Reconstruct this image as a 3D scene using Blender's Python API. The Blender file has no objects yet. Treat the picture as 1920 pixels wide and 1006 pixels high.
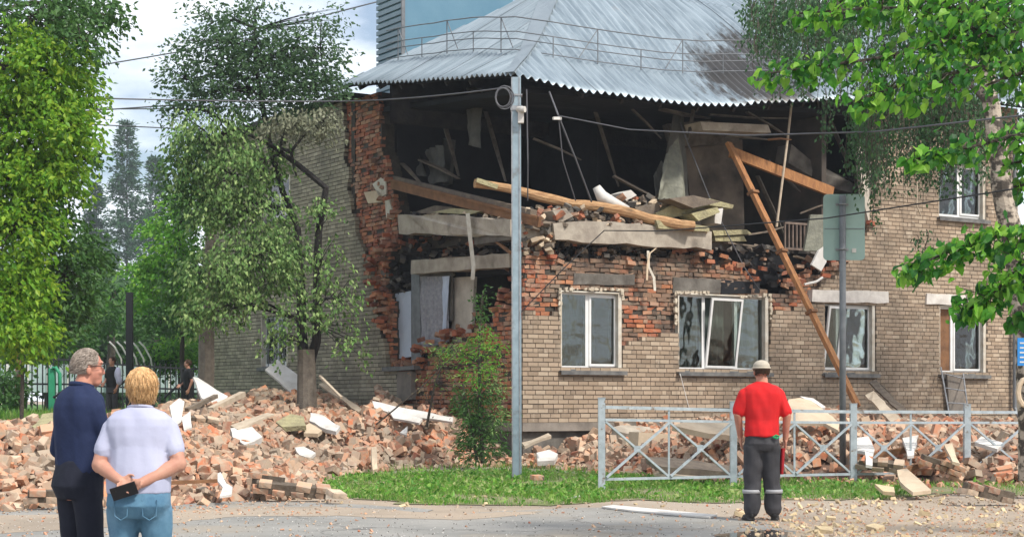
import bpy, bmesh, math, random
import numpy as np
from mathutils import Vector, Matrix, Euler, noise
R = math.radians
rng = random.Random(7)
nr = np.random.RandomState(11)
scene = bpy.context.scene
# ------------------------------------------------------------------ camera
FPX, HZ, CAMH = 3200.0, 750.0, 1.38         # focal length and eye line for a 1920 px wide frame, camera height in m
cam_d = bpy.data.cameras.new('camera'); cam = bpy.data.objects.new('camera', cam_d)
scene.collection.objects.link(cam); scene.camera = cam
cam.location = (0, 0, CAMH); cam.rotation_euler = (R(90), 0, 0)
cam_d.sensor_width = 36; cam_d.lens = FPX/1920*36; cam_d.shift_y = (HZ-503)/1920
cam_d.clip_start = 0.1; cam_d.clip_end = 3000
# ------------------------------------------------------------------ sky and sun
SUN_EL, SUN_AZ = 50, 134                     # azimuth clockwise from +Y
world = bpy.data.worlds.new('World'); scene.world = world; world.use_nodes = True
wn = world.node_tree; wn.nodes.clear()
def wnode(t, **k):
    n = wn.nodes.new(t)
    for a, b in k.items(): setattr(n, a, b)
    return n
w_out = wnode('ShaderNodeOutputWorld'); w_bg = wnode('ShaderNodeBackground')
w_sky = wnode('ShaderNodeTexSky', sky_type='NISHITA', sun_disc=False)
w_sky.sun_elevation = R(SUN_EL); w_sky.sun_rotation = R(SUN_AZ); w_sky.dust_density = 2.0; w_sky.air_density = 1.0
w_tc = wnode('ShaderNodeTexCoord'); w_sep = wnode('ShaderNodeSeparateXYZ')
w_add = wnode('ShaderNodeMath', operation='ADD'); w_add.inputs[1].default_value = 0.22
w_dx = wnode('ShaderNodeMath', operation='DIVIDE'); w_dy = wnode('ShaderNodeMath', operation='DIVIDE')
w_cmb = wnode('ShaderNodeCombineXYZ')
w_no = wnode('ShaderNodeTexNoise'); w_no.inputs['Scale'].default_value = 2.6; w_no.inputs['Detail'].default_value = 9; w_no.inputs['Roughness'].default_value = .52
w_rp = wnode('ShaderNodeValToRGB'); w_rp.color_ramp.elements[0].position = .38; w_rp.color_ramp.elements[1].position = .57
w_rp.color_ramp.elements[0].color = (.10, .10, .10, 1); w_rp.color_ramp.elements[1].color = (.97, .97, .97, 1)
w_mix = wnode('ShaderNodeMixRGB'); w_mix.inputs[2].default_value = (9.0, 9.5, 10.2, 1)
L_ = wn.links.new
L_(w_tc.outputs['Generated'], w_sep.inputs[0]); L_(w_sep.outputs[2], w_add.inputs[0])
L_(w_sep.outputs[0], w_dx.inputs[0]); L_(w_add.outputs[0], w_dx.inputs[1])
L_(w_sep.outputs[1], w_dy.inputs[0]); L_(w_add.outputs[0], w_dy.inputs[1])
L_(w_dx.outputs[0], w_cmb.inputs[0]); L_(w_dy.outputs[0], w_cmb.inputs[1]); L_(w_cmb.outputs[0], w_no.inputs['Vector'])
L_(w_no.outputs['Fac'], w_rp.inputs[0]); L_(w_rp.outputs[0], w_mix.inputs[0]); L_(w_sky.outputs[0], w_mix.inputs[1])
L_(w_mix.outputs[0], w_bg.inputs[0]); L_(w_bg.outputs[0], w_out.inputs[0])
w_bg.inputs[1].default_value = 0.095
sun_d = bpy.data.lights.new('sun', 'SUN'); sun = bpy.data.objects.new('sun', sun_d); scene.collection.objects.link(sun)
sun_d.energy = 2.9; sun_d.angle = R(7); sun_d.color = (1.0, .95, .87)
sdir = Vector((math.sin(R(SUN_AZ))*math.cos(R(SUN_EL)), math.cos(R(SUN_AZ))*math.cos(R(SUN_EL)), math.sin(R(SUN_EL))))
sun.rotation_euler = sdir.to_track_quat('Z', 'Y').to_euler()
scene.view_settings.view_transform = 'Standard'; scene.view_settings.look = 'None'
scene.view_settings.gamma = 1; scene.view_settings.use_curve_mapping = False
scene.view_settings.exposure = 0.68

# ------------------------------------------------------------------ coordinates
def at(px, py, Y): return Vector(((px-960)/FPX*Y, Y, CAMH+(HZ-py)/FPX*Y))
def gnd(px, py, h=0.0):
    Y = (CAMH-h)*FPX/(py-HZ); return at(px, py, Y)
C0 = Vector((0.2275, 36.4, 0)); FD = Vector((.844, .536, 0)).normalized(); SD = Vector((-FD.y, FD.x, 0))
BROT = math.atan2(FD.y, FD.x)
def LW(u, v, z): return Vector((C0.x+u*FD.x+v*SD.x, C0.y+u*FD.y+v*SD.y, z))
def FL(px, py, v=0.0):          # a point of a plane parallel to the front wall, in the building's own axes
    a = (px-960)/FPX
    u = (a*(C0.y+v*SD.y)-C0.x-v*SD.x)/(FD.x-a*FD.y)
    return (u, v, CAMH+(HZ-py)/FPX*(C0.y+u*FD.y+v*SD.y))
def SL(px, py, u=0.0):          # the same for the side wall
    a = (px-960)/FPX
    v = (a*(C0.y+u*FD.y)-C0.x-u*FD.x)/(SD.x-a*SD.y)
    return (u, v, CAMH+(HZ-py)/FPX*(C0.y+u*FD.y+v*SD.y))
def FW(px, py, v=0.0): return LW(*FL(px, py, v))
def SW(px, py, u=0.0): return LW(*SL(px, py, u))

# ------------------------------------------------------------------ objects
def col(): return scene.collection.objects
class MB:
    def __init__(s): s.v = []; s.f = []; s.m = []
    def add(s, vs, fs, mi=0):
        b = len(s.v); s.v += [tuple(v) for v in vs]; s.f += [tuple(b+i for i in f) for f in fs]; s.m += [mi]*len(fs); return s
    def box(s, x0, x1, y0, y1, z0, z1, mi=0):
        return s.add([(x0,y0,z0),(x1,y0,z0),(x1,y1,z0),(x0,y1,z0),(x0,y0,z1),(x1,y0,z1),(x1,y1,z1),(x0,y1,z1)],
              [(0,3,2,1),(4,5,6,7),(0,1,5,4),(1,2,6,5),(2,3,7,6),(3,0,4,7)], mi)
    def beam(s, p0, p1, w, h, mi=0, up=(0,0,1), w1=None, h1=None):
        p0 = Vector(p0); p1 = Vector(p1); d = (p1-p0).normalized(); up = Vector(up)
        if abs(d.dot(up)) > .97: up = Vector((1,0,0))
        a = d.cross(up).normalized(); b = a.cross(d).normalized(); vs = []
        for p, ww, hh in ((p0, w, h), (p1, w1 or w, h1 or h)):
            for sx, sy in ((-1,-1),(1,-1),(1,1),(-1,1)): vs.append(p+a*sx*ww/2+b*sy*hh/2)
        return s.add(vs, [(3,2,1,0),(4,5,6,7),(0,1,5,4),(1,2,6,5),(2,3,7,6),(3,0,4,7)], mi)
    def tube(s, pts, rad, n=8, mi=0, cap=True):
        pts = [Vector(p) for p in pts]
        if not hasattr(rad, '__len__'): rad = [rad]*len(pts)
        prev = None; b = len(s.v); vs = []; fs = []
        for i, p in enumerate(pts):
            d = (pts[min(i+1, len(pts)-1)]-pts[max(i-1, 0)]).normalized()
            if prev is None:
                prev = d.orthogonal().normalized()
            a = (prev-d*prev.dot(d)); a = a.normalized() if a.length > 1e-6 else d.orthogonal().normalized()
            prev = a; c = d.cross(a)
            for k in range(n):
                t = 2*math.pi*k/n; vs.append(p+(a*math.cos(t)+c*math.sin(t))*rad[i])
        for i in range(len(pts)-1):
            for k in range(n):
                fs.append((i*n+k, i*n+(k+1)%n, (i+1)*n+(k+1)%n, (i+1)*n+k))
        if cap:
            fs.append(tuple(range(n-1, -1, -1))); fs.append(tuple((len(pts)-1)*n+k for k in range(n)))
        return s.add(vs, fs, mi)
    def prism(s, poly, ext, mi=0):   # a flat outline with real thickness ext (a vector)
        n = len(poly); e = Vector(ext); a = [Vector(p) for p in poly]
        return s.add(a+[p+e for p in a], [tuple(range(n)), tuple(range(2*n-1, n-1, -1))]+[(i, i+n, (i+1)%n+n, (i+1)%n) for i in range(n)], mi)
    def mesh(s, name='mesh', mats=(), smooth=False):
        m = bpy.data.meshes.new(name); m.from_pydata(s.v, [], s.f)
        for t in mats: m.materials.append(t)
        if len(mats) > 1: m.polygons.foreach_set('material_index', s.m)
        if smooth: m.polygons.foreach_set('use_smooth', [True]*len(m.polygons))
        bm = bmesh.new(); bm.from_mesh(m); bmesh.ops.recalc_face_normals(bm, faces=bm.faces); bm.to_mesh(m); bm.free()
        return m
def link(name, mesh, parent=None, loc=None, rot=None):
    o = bpy.data.objects.new(name, mesh); col().link(o)
    if parent: o.parent = parent
    if loc is not None: o.location = loc
    if rot is not None: o.rotation_euler = rot
    return o
def tag(o, label=None, cat=None, group=None, kind=None):
    if label: o['label'] = label
    if cat: o['category'] = cat
    if group: o['group'] = group
    if kind: o['kind'] = kind
    return o
def part(name, mb, mats, parent, smooth=False, label=None, kind=None):
    if not isinstance(mats, (list, tuple)): mats = [mats]
    o = link(name, mb.mesh(name, mats, smooth), parent)
    return tag(o, label=label, kind=kind)
def solo(name, mb, mats, label=None, cat=None, group=None, kind=None, smooth=False):   # one-mesh thing, origin at its base
    if not isinstance(mats, (list, tuple)): mats = [mats]
    a = np.array(mb.v); c = (a.min(0)+a.max(0))/2; c[2] = a[:, 2].min()
    mb.v = [tuple(q) for q in (a-c)]
    o = link(name, mb.mesh(name, mats, smooth), None, Vector(c))
    return tag(o, label, cat, group, kind)
def thing(name, label, cat, loc=(0,0,0), rz=0, group=None):
    o = bpy.data.objects.new(name, None); col().link(o); o.location = loc; o.rotation_euler = (0,0,rz); o.empty_display_size = .2
    return tag(o, label, cat, group)

# ------------------------------------------------------------------ materials
def M(name, c1, c2=None, scale=4, rough=.85, bump=0, bscale=None, metal=0, pal=None, rnd=0, coord='Object', contrast=(.35,.65), c3=None, s3=.6, t3=(.55,.7), spec=.3, stretch=None, trans=0, detail=6):
    m = bpy.data.materials.new(name); m.use_nodes = True; nt = m.node_tree; N = nt.nodes; LK = nt.links.new
    b = N['Principled BSDF']; b.inputs['Roughness'].default_value = rough; b.inputs['Metallic'].default_value = metal
    b.inputs['Specular IOR Level'].default_value = spec
    tc = N.new('ShaderNodeTexCoord'); vec = tc.outputs[coord]
    if stretch:
        mp = N.new('ShaderNodeMapping'); mp.inputs['Scale'].default_value = stretch; LK(vec, mp.inputs[0]); vec = mp.outputs[0]
    def rnd_val():
        g = N.new('ShaderNodeNewGeometry'); oi = N.new('ShaderNodeObjectInfo'); a = N.new('ShaderNodeMath'); a.operation = 'ADD'
        LK(g.outputs['Random Per Island'], a.inputs[0]); LK(oi.outputs['Random'], a.inputs[1])
        f = N.new('ShaderNodeMath'); f.operation = 'FRACT'; LK(a.outputs[0], f.inputs[0]); return f.outputs[0]
    rv = rnd_val() if (pal or rnd) else None
    if pal:
        r = N.new('ShaderNodeValToRGB'); r.color_ramp.interpolation = 'LINEAR'; e = r.color_ramp.elements
        e[0].position = 0; e[0].color = (*pal[0], 1); e[1].position = 1; e[1].color = (*pal[-1], 1)
        for i, c in enumerate(pal[1:-1]): q = e.new((i+1)/(len(pal)-1)); q.color = (*c, 1)
        LK(rv, r.inputs[0]); base = r.outputs[0]
    else:
        q = N.new('ShaderNodeRGB'); q.outputs[0].default_value = (*c1, 1); base = q.outputs[0]
    def noise_fac(sc, lo, hi):
        n = N.new('ShaderNodeTexNoise'); n.inputs['Scale'].default_value = sc; n.inputs['Detail'].default_value = detail; n.inputs['Roughness'].default_value = .6
        LK(vec, n.inputs['Vector']); mr = N.new('ShaderNodeMapRange'); mr.inputs[1].default_value = lo; mr.inputs[2].default_value = hi
        LK(n.outputs['Fac'], mr.inputs[0]); return mr.outputs[0]
    if c2:
        mx = N.new('ShaderNodeMixRGB'); LK(noise_fac(scale, *contrast), mx.inputs[0]); LK(base, mx.inputs[1]); mx.inputs[2].default_value = (*c2, 1); base = mx.outputs[0]
    if c3:
        mx = N.new('ShaderNodeMixRGB'); LK(noise_fac(s3, *t3), mx.inputs[0]); LK(base, mx.inputs[1]); mx.inputs[2].default_value = (*c3, 1); base = mx.outputs[0]
    if rnd:
        hs = N.new('ShaderNodeHueSaturation'); mr = N.new('ShaderNodeMapRange'); mr.inputs[3].default_value = 1-rnd; mr.inputs[4].default_value = 1+rnd
        LK(rv, mr.inputs[0]); LK(mr.outputs[0], hs.inputs['Value']); LK(base, hs.inputs['Color']); base = hs.outputs[0]
    LK(base, b.inputs['Base Color'])
    if bump:
        n = N.new('ShaderNodeTexNoise'); n.inputs['Scale'].default_value = bscale or scale*4; n.inputs['Detail'].default_value = 8; LK(vec, n.inputs['Vector'])
        bp = N.new('ShaderNodeBump'); bp.inputs['Strength'].default_value = 1; bp.inputs['Distance'].default_value = bump
        LK(n.outputs['Fac'], bp.inputs['Height']); LK(bp.outputs[0], b.inputs['Normal'])
    if trans:
        tr = N.new('ShaderNodeBsdfTranslucent'); LK(base, tr.inputs[0]); ms = N.new('ShaderNodeMixShader'); ms.inputs[0].default_value = trans
        LK(b.outputs[0], ms.inputs[1]); LK(tr.outputs[0], ms.inputs[2]); LK(ms.outputs[0], N['Material Output'].inputs['Surface'])
    return m
def G(name, tint=(.75,.85,.85), amount=.25):     # thin window glass: clear with a mirror sheen
    m = bpy.data.materials.new(name); m.use_nodes = True; nt = m.node_tree; N = nt.nodes; LK = nt.links.new
    N.remove(N['Principled BSDF']); t = N.new('ShaderNodeBsdfTransparent'); t.inputs[0].default_value = (*tint, 1)
    g = N.new('ShaderNodeBsdfGlossy'); g.inputs['Roughness'].default_value = .03; fr = N.new('ShaderNodeFresnel'); fr.inputs[0].default_value = 1.45
    ad = N.new('ShaderNodeMath'); ad.operation = 'ADD'; ad.inputs[1].default_value = amount; LK(fr.outputs[0], ad.inputs[0])
    nn = N.new('ShaderNodeTexNoise'); nn.inputs['Scale'].default_value = 1.2; bp = N.new('ShaderNodeBump'); bp.inputs['Distance'].default_value = .03
    tc = N.new('ShaderNodeTexCoord'); LK(tc.outputs['Object'], nn.inputs['Vector']); LK(nn.outputs['Fac'], bp.inputs['Height']); LK(bp.outputs[0], g.inputs['Normal'])
    mx = N.new('ShaderNodeMixShader'); LK(ad.outputs[0], mx.inputs[0]); LK(t.outputs[0], mx.inputs[1]); LK(g.outputs[0], mx.inputs[2]); LK(mx.outputs[0], N['Material Output'].inputs['Surface'])
    return m
mt = {}
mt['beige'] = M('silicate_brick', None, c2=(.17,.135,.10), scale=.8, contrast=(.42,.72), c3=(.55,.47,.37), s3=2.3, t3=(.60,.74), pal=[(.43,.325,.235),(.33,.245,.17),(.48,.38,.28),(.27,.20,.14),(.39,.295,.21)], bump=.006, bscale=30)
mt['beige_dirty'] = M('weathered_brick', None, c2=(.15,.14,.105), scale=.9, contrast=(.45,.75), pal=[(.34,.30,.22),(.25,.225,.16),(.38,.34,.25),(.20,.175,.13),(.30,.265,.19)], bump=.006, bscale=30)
mt['red'] = M('red_brick', None, c2=(.30,.22,.16), scale=3, contrast=(.5,.75), pal=[(.42,.14,.065),(.27,.085,.045),(.46,.20,.10),(.35,.22,.15),(.20,.07,.045),(.38,.15,.075)], bump=.012, bscale=25, c3=(.05,.04,.035), s3=1.2, t3=(.55,.72))
mt['red_sooty'] = M('sooty_red_brick', None, c2=(.20,.14,.10), scale=3, contrast=(.5,.75), pal=[(.44,.14,.065),(.28,.085,.05),(.46,.20,.10),(.38,.24,.16),(.18,.06,.04),(.40,.15,.08)], bump=.012, bscale=25, c3=(.07,.05,.04), s3=1.4, t3=(.52,.72))
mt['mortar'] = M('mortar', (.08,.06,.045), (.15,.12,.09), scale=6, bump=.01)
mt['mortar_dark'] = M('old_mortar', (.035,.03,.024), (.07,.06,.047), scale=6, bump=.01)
mt['concrete'] = M('concrete', (.42,.37,.30), (.26,.22,.18), scale=3, bump=.01, c3=(.12,.10,.08), s3=1.2, t3=(.6,.75))
mt['concrete_dark'] = M('dark_concrete', (.17,.155,.135), (.08,.07,.06), scale=3, bump=.01)
mt['plinth'] = M('plinth_render', (.26,.225,.19), (.15,.13,.11), scale=2, bump=.008)
mt['lintel_white'] = M('white_lintel', (.66,.62,.57), (.50,.46,.42), scale=4, bump=.004)
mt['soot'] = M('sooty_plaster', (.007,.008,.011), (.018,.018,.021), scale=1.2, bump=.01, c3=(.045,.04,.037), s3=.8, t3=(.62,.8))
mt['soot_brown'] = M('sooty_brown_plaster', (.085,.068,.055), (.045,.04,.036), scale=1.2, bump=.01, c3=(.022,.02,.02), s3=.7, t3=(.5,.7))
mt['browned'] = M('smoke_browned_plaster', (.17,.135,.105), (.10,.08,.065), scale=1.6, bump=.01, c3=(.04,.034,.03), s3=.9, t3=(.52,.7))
mt['maroon'] = M('maroon_wall', (.05,.022,.018), (.08,.03,.02), scale=2)
mt['roof'] = M('zinc_sheet', (.27,.325,.365), (.165,.21,.245), scale=1.3, stretch=(7,.35,1), contrast=(.40,.62), rough=.42, metal=.25, spec=.5, rnd=.05, bump=.002, bscale=20, c3=(.26,.20,.15), s3=.9, t3=(.66,.78))
mt['roof_side'] = M('zinc_sheet_side', (.27,.32,.355), (.18,.225,.255), scale=1.3, stretch=(.35,7,1), contrast=(.40,.65), rough=.42, metal=.25, spec=.5, rnd=.05)
mt['roof_burnt'] = M('scorched_sheet', (.30,.34,.37), (.06,.055,.05), scale=2.2, rough=.6, metal=.15, rnd=.08, contrast=(.42,.56), bump=.002)
mt['roof_flat'] = M('flat_zinc_flashing', (.25,.29,.32), (.20,.24,.27), scale=1, rough=.5, metal=.2)
mt['bluebox'] = M('blue_sheet_cladding', (.10,.21,.29), (.14,.26,.34), scale=.6, rough=.45, metal=.2)
mt['bluerib'] = M('blue_ribbed_cladding', (.20,.27,.31), (.15,.21,.25), scale=1, rough=.5, metal=.2)
mt['deck'] = M('charred_boards', (.014,.013,.014), (.035,.03,.027), scale=4, bump=.01, stretch=(1,6,1))
mt['zincpaint'] = M('silver_paint', (.42,.47,.50), (.31,.355,.38), scale=7, rough=.5, metal=.2, c3=(.17,.12,.08), s3=6, t3=(.60,.70), bump=.002)
mt['galv'] = M('painted_pole', (.32,.40,.45), (.24,.31,.35), scale=5, rough=.5, metal=.25, c3=(.16,.14,.11), s3=3, t3=(.56,.72), bump=.002)
mt['postgrey'] = M('grey_post', (.13,.14,.15), (.19,.20,.21), scale=6, rough=.6, metal=.3)
mt['signback'] = M('sign_back_grey_green', (.30,.42,.38), (.25,.36,.33), scale=1.5, rough=.45, metal=.15)
mt['steel'] = M('dull_steel', (.35,.36,.37), (.22,.22,.23), scale=9, rough=.45, metal=.5)
mt['white'] = M('white_pvc', (.74,.74,.73), (.66,.65,.63), scale=3, rough=.4, spec=.4)
mt['whitedirty'] = M('chalky_reveal', (.60,.57,.50), (.46,.40,.32), scale=5, bump=.008)
mt['foam'] = M('mounting_foam', (.58,.51,.40), (.42,.35,.27), scale=8, bump=.02)
mt['glass'] = G('window_glass', (.7,.78,.76), .06); 
mt['sill'] = M('grey_sill', (.09,.09,.09), (.17,.165,.155), scale=5, rough=.6)
mt['curtain'] = M('grey_green_curtain', (.115,.14,.12), (.075,.095,.085), scale=3)
mt['curtain_brown'] = M('brown_curtain', (.11,.09,.07), (.16,.13,.10), scale=2)
mt['lace'] = M('lace_curtain', (.33,.33,.35), (.22,.22,.25), scale=12, bump=.01)
mt['board_blue'] = M('pale_blue_board', (.50,.56,.66), (.42,.48,.58), scale=2)
mt['wallpaper'] = M('beige_wallpaper', (.50,.45,.38), (.36,.32,.27), scale=3)
mt['timber'] = M('orange_timber', (.40,.19,.075), (.24,.11,.05), scale=5, stretch=(3,3,.8), bump=.01, c3=(.10,.05,.025), s3=1.3, t3=(.55,.72))
mt['timber_brown'] = M('brown_timber', (.23,.115,.055), (.14,.07,.035), scale=4, bump=.006)
mt['log'] = M('pale_log', (.50,.31,.16), (.30,.16,.075), scale=5, stretch=(.5,3,5), bump=.015, c3=(.14,.09,.05), s3=1.5, t3=(.55,.7))
mt['oldwood'] = M('grey_old_wood', (.20,.16,.12), (.12,.095,.075), scale=5, bump=.008)
mt['palewood'] = M('pale_plank', (.50,.42,.32), (.38,.30,.22), scale=4, bump=.006)
mt['plaster'] = M('white_board', (.66,.64,.61), (.52,.49,.45), scale=2.5, bump=.006, c3=(.38,.33,.28), s3=1.6, t3=(.6,.75))
mt['cream'] = M('cream_board', (.58,.47,.34), (.48,.37,.26), scale=2.5, bump=.008)
mt['insul'] = M('yellow_insulation', (.40,.36,.20), (.26,.23,.14), scale=5, bump=.03)
mt['foamy'] = M('yellow_foam_chunk', (.56,.44,.26), (.44,.34,.22), scale=6, bump=.01, rnd=.2)
mt['cloth_hang'] = M('hanging_wallpaper', (.13,.125,.11), (.08,.08,.072), scale=3, bump=.01)
mt['rag'] = M('grey_rag', (.24,.24,.19), (.14,.14,.115), scale=4, bump=.02)
mt['cable'] = M('black_cable', (.02,.02,.022), rough=.6)
mt['cablegrey'] = M('grey_cable', (.10,.10,.11), rough=.6)
mt['radiator'] = M('old_radiator', (.20,.15,.12), (.11,.08,.065), scale=5, rough=.6)
mt['bark'] = M('bark', (.085,.07,.055), (.04,.034,.028), scale=9, bump=.03)
mt['blackbark'] = M('charred_bark', (.018,.017,.016), (.035,.03,.028), scale=9, bump=.02)
mt['birch'] = M('birch_bark', (.40,.34,.27), (.06,.05,.04), scale=6, bump=.01, contrast=(.45,.55), stretch=(1,1,1.4))
mt['greybark'] = M('dusty_bark', (.20,.17,.135), (.13,.11,.09), scale=8, bump=.02)
mt['dustred'] = M('dusty_red_brick', None, c2=(.20,.16,.12), scale=3, contrast=(.45,.7), pal=[(.26,.12,.07),(.20,.13,.09),(.30,.17,.10),(.13,.09,.07),(.24,.15,.10)], bump=.012, bscale=25, c3=(.05,.04,.035), s3=1.2, t3=(.5,.7))
def cracks(m, scale, col_, w=.012):
    nt = m.node_tree; N = nt.nodes; LK = nt.links.new; b = N['Principled BSDF']; base = b.inputs['Base Color'].links[0].from_socket
    tc = N.new('ShaderNodeTexCoord'); no = N.new('ShaderNodeTexNoise'); no.inputs['Scale'].default_value = 1.4; no.inputs['Detail'].default_value = 6
    ad = N.new('ShaderNodeVectorMath'); ad.operation = 'MULTIPLY_ADD'; LK(tc.outputs['Object'], no.inputs['Vector']); LK(no.outputs['Color'], ad.inputs[0]); ad.inputs[1].default_value = (1.6,1.6,0); LK(tc.outputs['Object'], ad.inputs[2])
    v = N.new('ShaderNodeTexVoronoi'); v.feature = 'DISTANCE_TO_EDGE'; v.inputs['Scale'].default_value = scale; LK(ad.outputs[0], v.inputs['Vector'])
    mr = N.new('ShaderNodeMapRange'); mr.inputs[1].default_value = w; mr.inputs[2].default_value = 0; mr.inputs[4].default_value = .8; LK(v.outputs['Distance'], mr.inputs[0])
    mx = N.new('ShaderNodeMixRGB'); LK(mr.outputs[0], mx.inputs[0]); LK(base, mx.inputs[1]); mx.inputs[2].default_value = (*col_, 1); LK(mx.outputs[0], b.inputs['Base Color'])
# ================================================================== the apartment building
def pip(poly, x, y):
    c = False; j = len(poly)-1
    for i in range(len(poly)):
        xi, yi = poly[i]; xj, yj = poly[j]
        if (yi > y) != (yj > y) and x < (xj-xi)*(y-yi)/(yj-yi)+xi: c = not c
        j = i
    return c
def fpoly(pts): return [(lambda q: (q[0], q[2]))(FL(*p)) for p in pts]
def spoly(pts): return [(lambda q: (q[1], q[2]))(SL(*p)) for p in pts]
bld = thing('apartment_building', 'two storey brick apartment building with collapsed corner and corrugated roof', 'building', C0, BROT)
CH, BLN = .1, .262
f_beige = fpoly([(979,880),(979,582),(1050,590),(1056,642),(1165,647),(1215,634),(1270,626),(1276,600),(1440,640),(1452,580),(1525,570),(1548,522),(1575,508),(1592,480),(1629,430),(1633,330),(1641,268),(1642,100),(2080,100),(2080,880)])
f_red = fpoly([(979,880),(979,476),(1050,482),(1290,478),(1330,492),(1400,512),(1430,546),(1475,552),(1505,520),(1560,502),(1604,474),(1622,425),(1627,330),(1636,266),(1638,100),(2080,100),(2080,880)])
s_beige = spoly([(360,900),(360,100),(640,100),(645,250),(652,330),(660,400),(673,452),(690,484),(703,560),(720,640),(724,690),(746,695),(748,760),(800,770),(800,900)])
s_red = spoly([(360,900),(360,100),(702,100),(706,260),(722,330),(736,400),(738,455),(722,482),(712,520),(728,570),(730,690),(788,692),(800,655),(845,640),(880,622),(955,566),(962,482),(984,476),(984,900)])
def rect_f(x0, y0, x1, y1):
    a = FL(x0, y0); b = FL(x1, y1); za = FL(x1, y0)[2]; zb = FL(x0, y1)[2]
    return (a[0], b[0], (b[2]+zb)/2, (a[2]+za)/2)
def rect_s(x0, y0, x1, y1):
    a = SL(x0, y0); b = SL(x1, y1); za = SL(x1, y0)[2]; zb = SL(x0, y1)[2]
    return (b[1], a[1], (b[2]+zb)/2, (a[2]+za)/2)
W1 = rect_f(1052,546,1166,692); W2 = rect_f(1272,552,1441,695); W3 = rect_f(1545,568,1641,698); W4 = rect_f(1762,574,1849,700); W5 = rect_f(1760,306,1848,408)
S1 = rect_s(489,590,539,686); S2 = rect_s(492,330,544,408)
f_holes = [W1, W2, W3, W4, W5]; s_holes = [S1, S2]
WTOP = 9.0
ucol = FL(1908, 700)[0]
def inside(poly, holes, s, z, jit, smax=99):
    if s < 0 or z < .95 or z > WTOP or s > smax: return False
    for h in holes:
        if h[0] < s < h[1] and h[2] < z < h[3]: return False
    j = noise.noise(Vector((s*2.3, z*2.3, jit*7)))*.16 if jit else 0
    k = noise.noise(Vector((s*2.3+9, z*2.3, jit*3)))*.16 if jit else 0
    return pip(poly, s+j, z+k)
def intervals(poly, holes, z, smax, jit):
    out = []; s = 0.0; st = .033; cur = None
    while s < smax+st:
        i = inside(poly, holes, s, z, jit, smax)
        if i and cur is None: cur = s
        if not i and cur is not None:
            if s-cur > .05: out.append((max(cur, 0), s))
            cur = None
        s += st
    return out
def layer(poly, holes, smax, depth0, depth1, axis, seed, rough=0.0, stopcorner=0.0):
    """returns brick list and mortar mesh for one leaf of a wall; axis 'f' or 's'"""
    mb = MB(); bricks = []; n = int(WTOP/CH)+1; r = random.Random(seed)
    for i in range(9, n):
        z0 = i*CH; zc = z0+CH/2
        for (a, b) in intervals(poly, holes, zc, smax, 1+rough):
            if a < .04: a = stopcorner
            if b-a < .06: continue
            if axis == 'f': mb.box(a+.006, b-.006, depth0+.010, depth1, z0, z0+CH+.0015)
            else: mb.box(depth0+.010, depth1, a+.006, b-.006, z0, z0+CH+.0015)
            s = math.floor(a/BLN)*BLN - (BLN/2 if i%2 else 0) - (.07 if i%5==0 else 0)
            while s < b:
                header = r.random() < .12
                e0 = max(s+.008, a); e1 = min(s+BLN-.008, b)
                if e1-e0 > .05 and not (rough and r.random() < .05):
                    if header and e1-e0 > .2:
                        m = (e0+e1)/2; bricks.append((e0, m-.006, z0)); bricks.append((m+.006, e1, z0))
                    else: bricks.append((e0, e1, z0))
                s += BLN
    return bricks, mb
def brick_geo(mb, s0, s1, z0, d0, d1, axis, r, rough, mi=0):
    o = r.uniform(-.004, .004)+(r.uniform(-.03, .012) if rough else 0)
    zl, zh = z0+.009+r.uniform(-.003,.003), z0+CH-.009+r.uniform(-.003,.003)
    t = r.uniform(-.004, .004)
    if axis == 'f': vs = [(s0,d0+o,zl),(s1,d0+o+t,zl),(s1,d1,zl),(s0,d1,zl),(s0,d0+o,zh),(s1,d0+o+t,zh),(s1,d1,zh),(s0,d1,zh)]
    else: vs = [(d0+o,s0,zl),(d0+o+t,s1,zl),(d1,s1,zl),(d1,s0,zl),(d0+o,s0,zh),(d0+o+t,s1,zh),(d1,s1,zh),(d1,s0,zh)]
    if rough:
        k = .012; vs = [(x+r.uniform(-k,k), y+r.uniform(-k,k), z+r.uniform(-k,k)) for x, y, z in vs]
    mb.add(vs, [(0,3,2,1),(4,5,6,7),(0,1,5,4),(1,2,6,5),(2,3,7,6),(3,0,4,7)], mi)
FEND = ucol; SEND = SL(386, 700)[1]
fb, fm = layer(f_beige, f_holes, FEND, 0, .125, 'f', 1)
fr_, frm = layer(f_red, f_holes, FEND, .13, .50, 'f', 2, 1.0, .135)
sb_, sm = layer(s_beige, s_holes, SEND, 0, .125, 's', 3)
sr_, srm = layer(s_red, s_holes, SEND, .13, .50, 's', 4, 1.0, .14)
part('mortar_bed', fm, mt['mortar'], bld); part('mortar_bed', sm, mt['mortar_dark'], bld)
part('inner_wall', frm, mt['mortar_dark'], bld); part('inner_wall', srm, mt['mortar_dark'], bld)
# the bricks that show largest are objects of their own
vis = [b for b in fb if b[0] < 5.2 and 1.0 < b[2] < 3.6 and b[1]-b[0] > .2]
vis.sort(key=lambda b: b[0]+.5*abs(b[2]-2.2)); single = set(vis[:300])
bm_ = MB(); brick_geo(bm_, -.119, .119, 0, 0, .12, 'f', random.Random(1), 0); bmesh_shared = bm_.mesh('brick', [mt['beige']])
rb = random.Random(5)
for b in sorted(single):
    w = b[1]-b[0]; o = link('brick', bmesh_shared, bld, ((b[0]+b[1])/2, rb.uniform(-.004,.004), b[2])); o.scale = (w/.238, 1, 1)
mb = MB()
for b in fb:
    if b not in single: brick_geo(mb, *b, 0, .12, 'f', rb, 0)
tag(part('brickwork', mb, mt['beige'], bld), kind='stuff')
mb = MB()
for b in sb_: brick_geo(mb, *b, 0, .12, 's', rb, 0)
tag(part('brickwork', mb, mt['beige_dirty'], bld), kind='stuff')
mb = MB()
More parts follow.
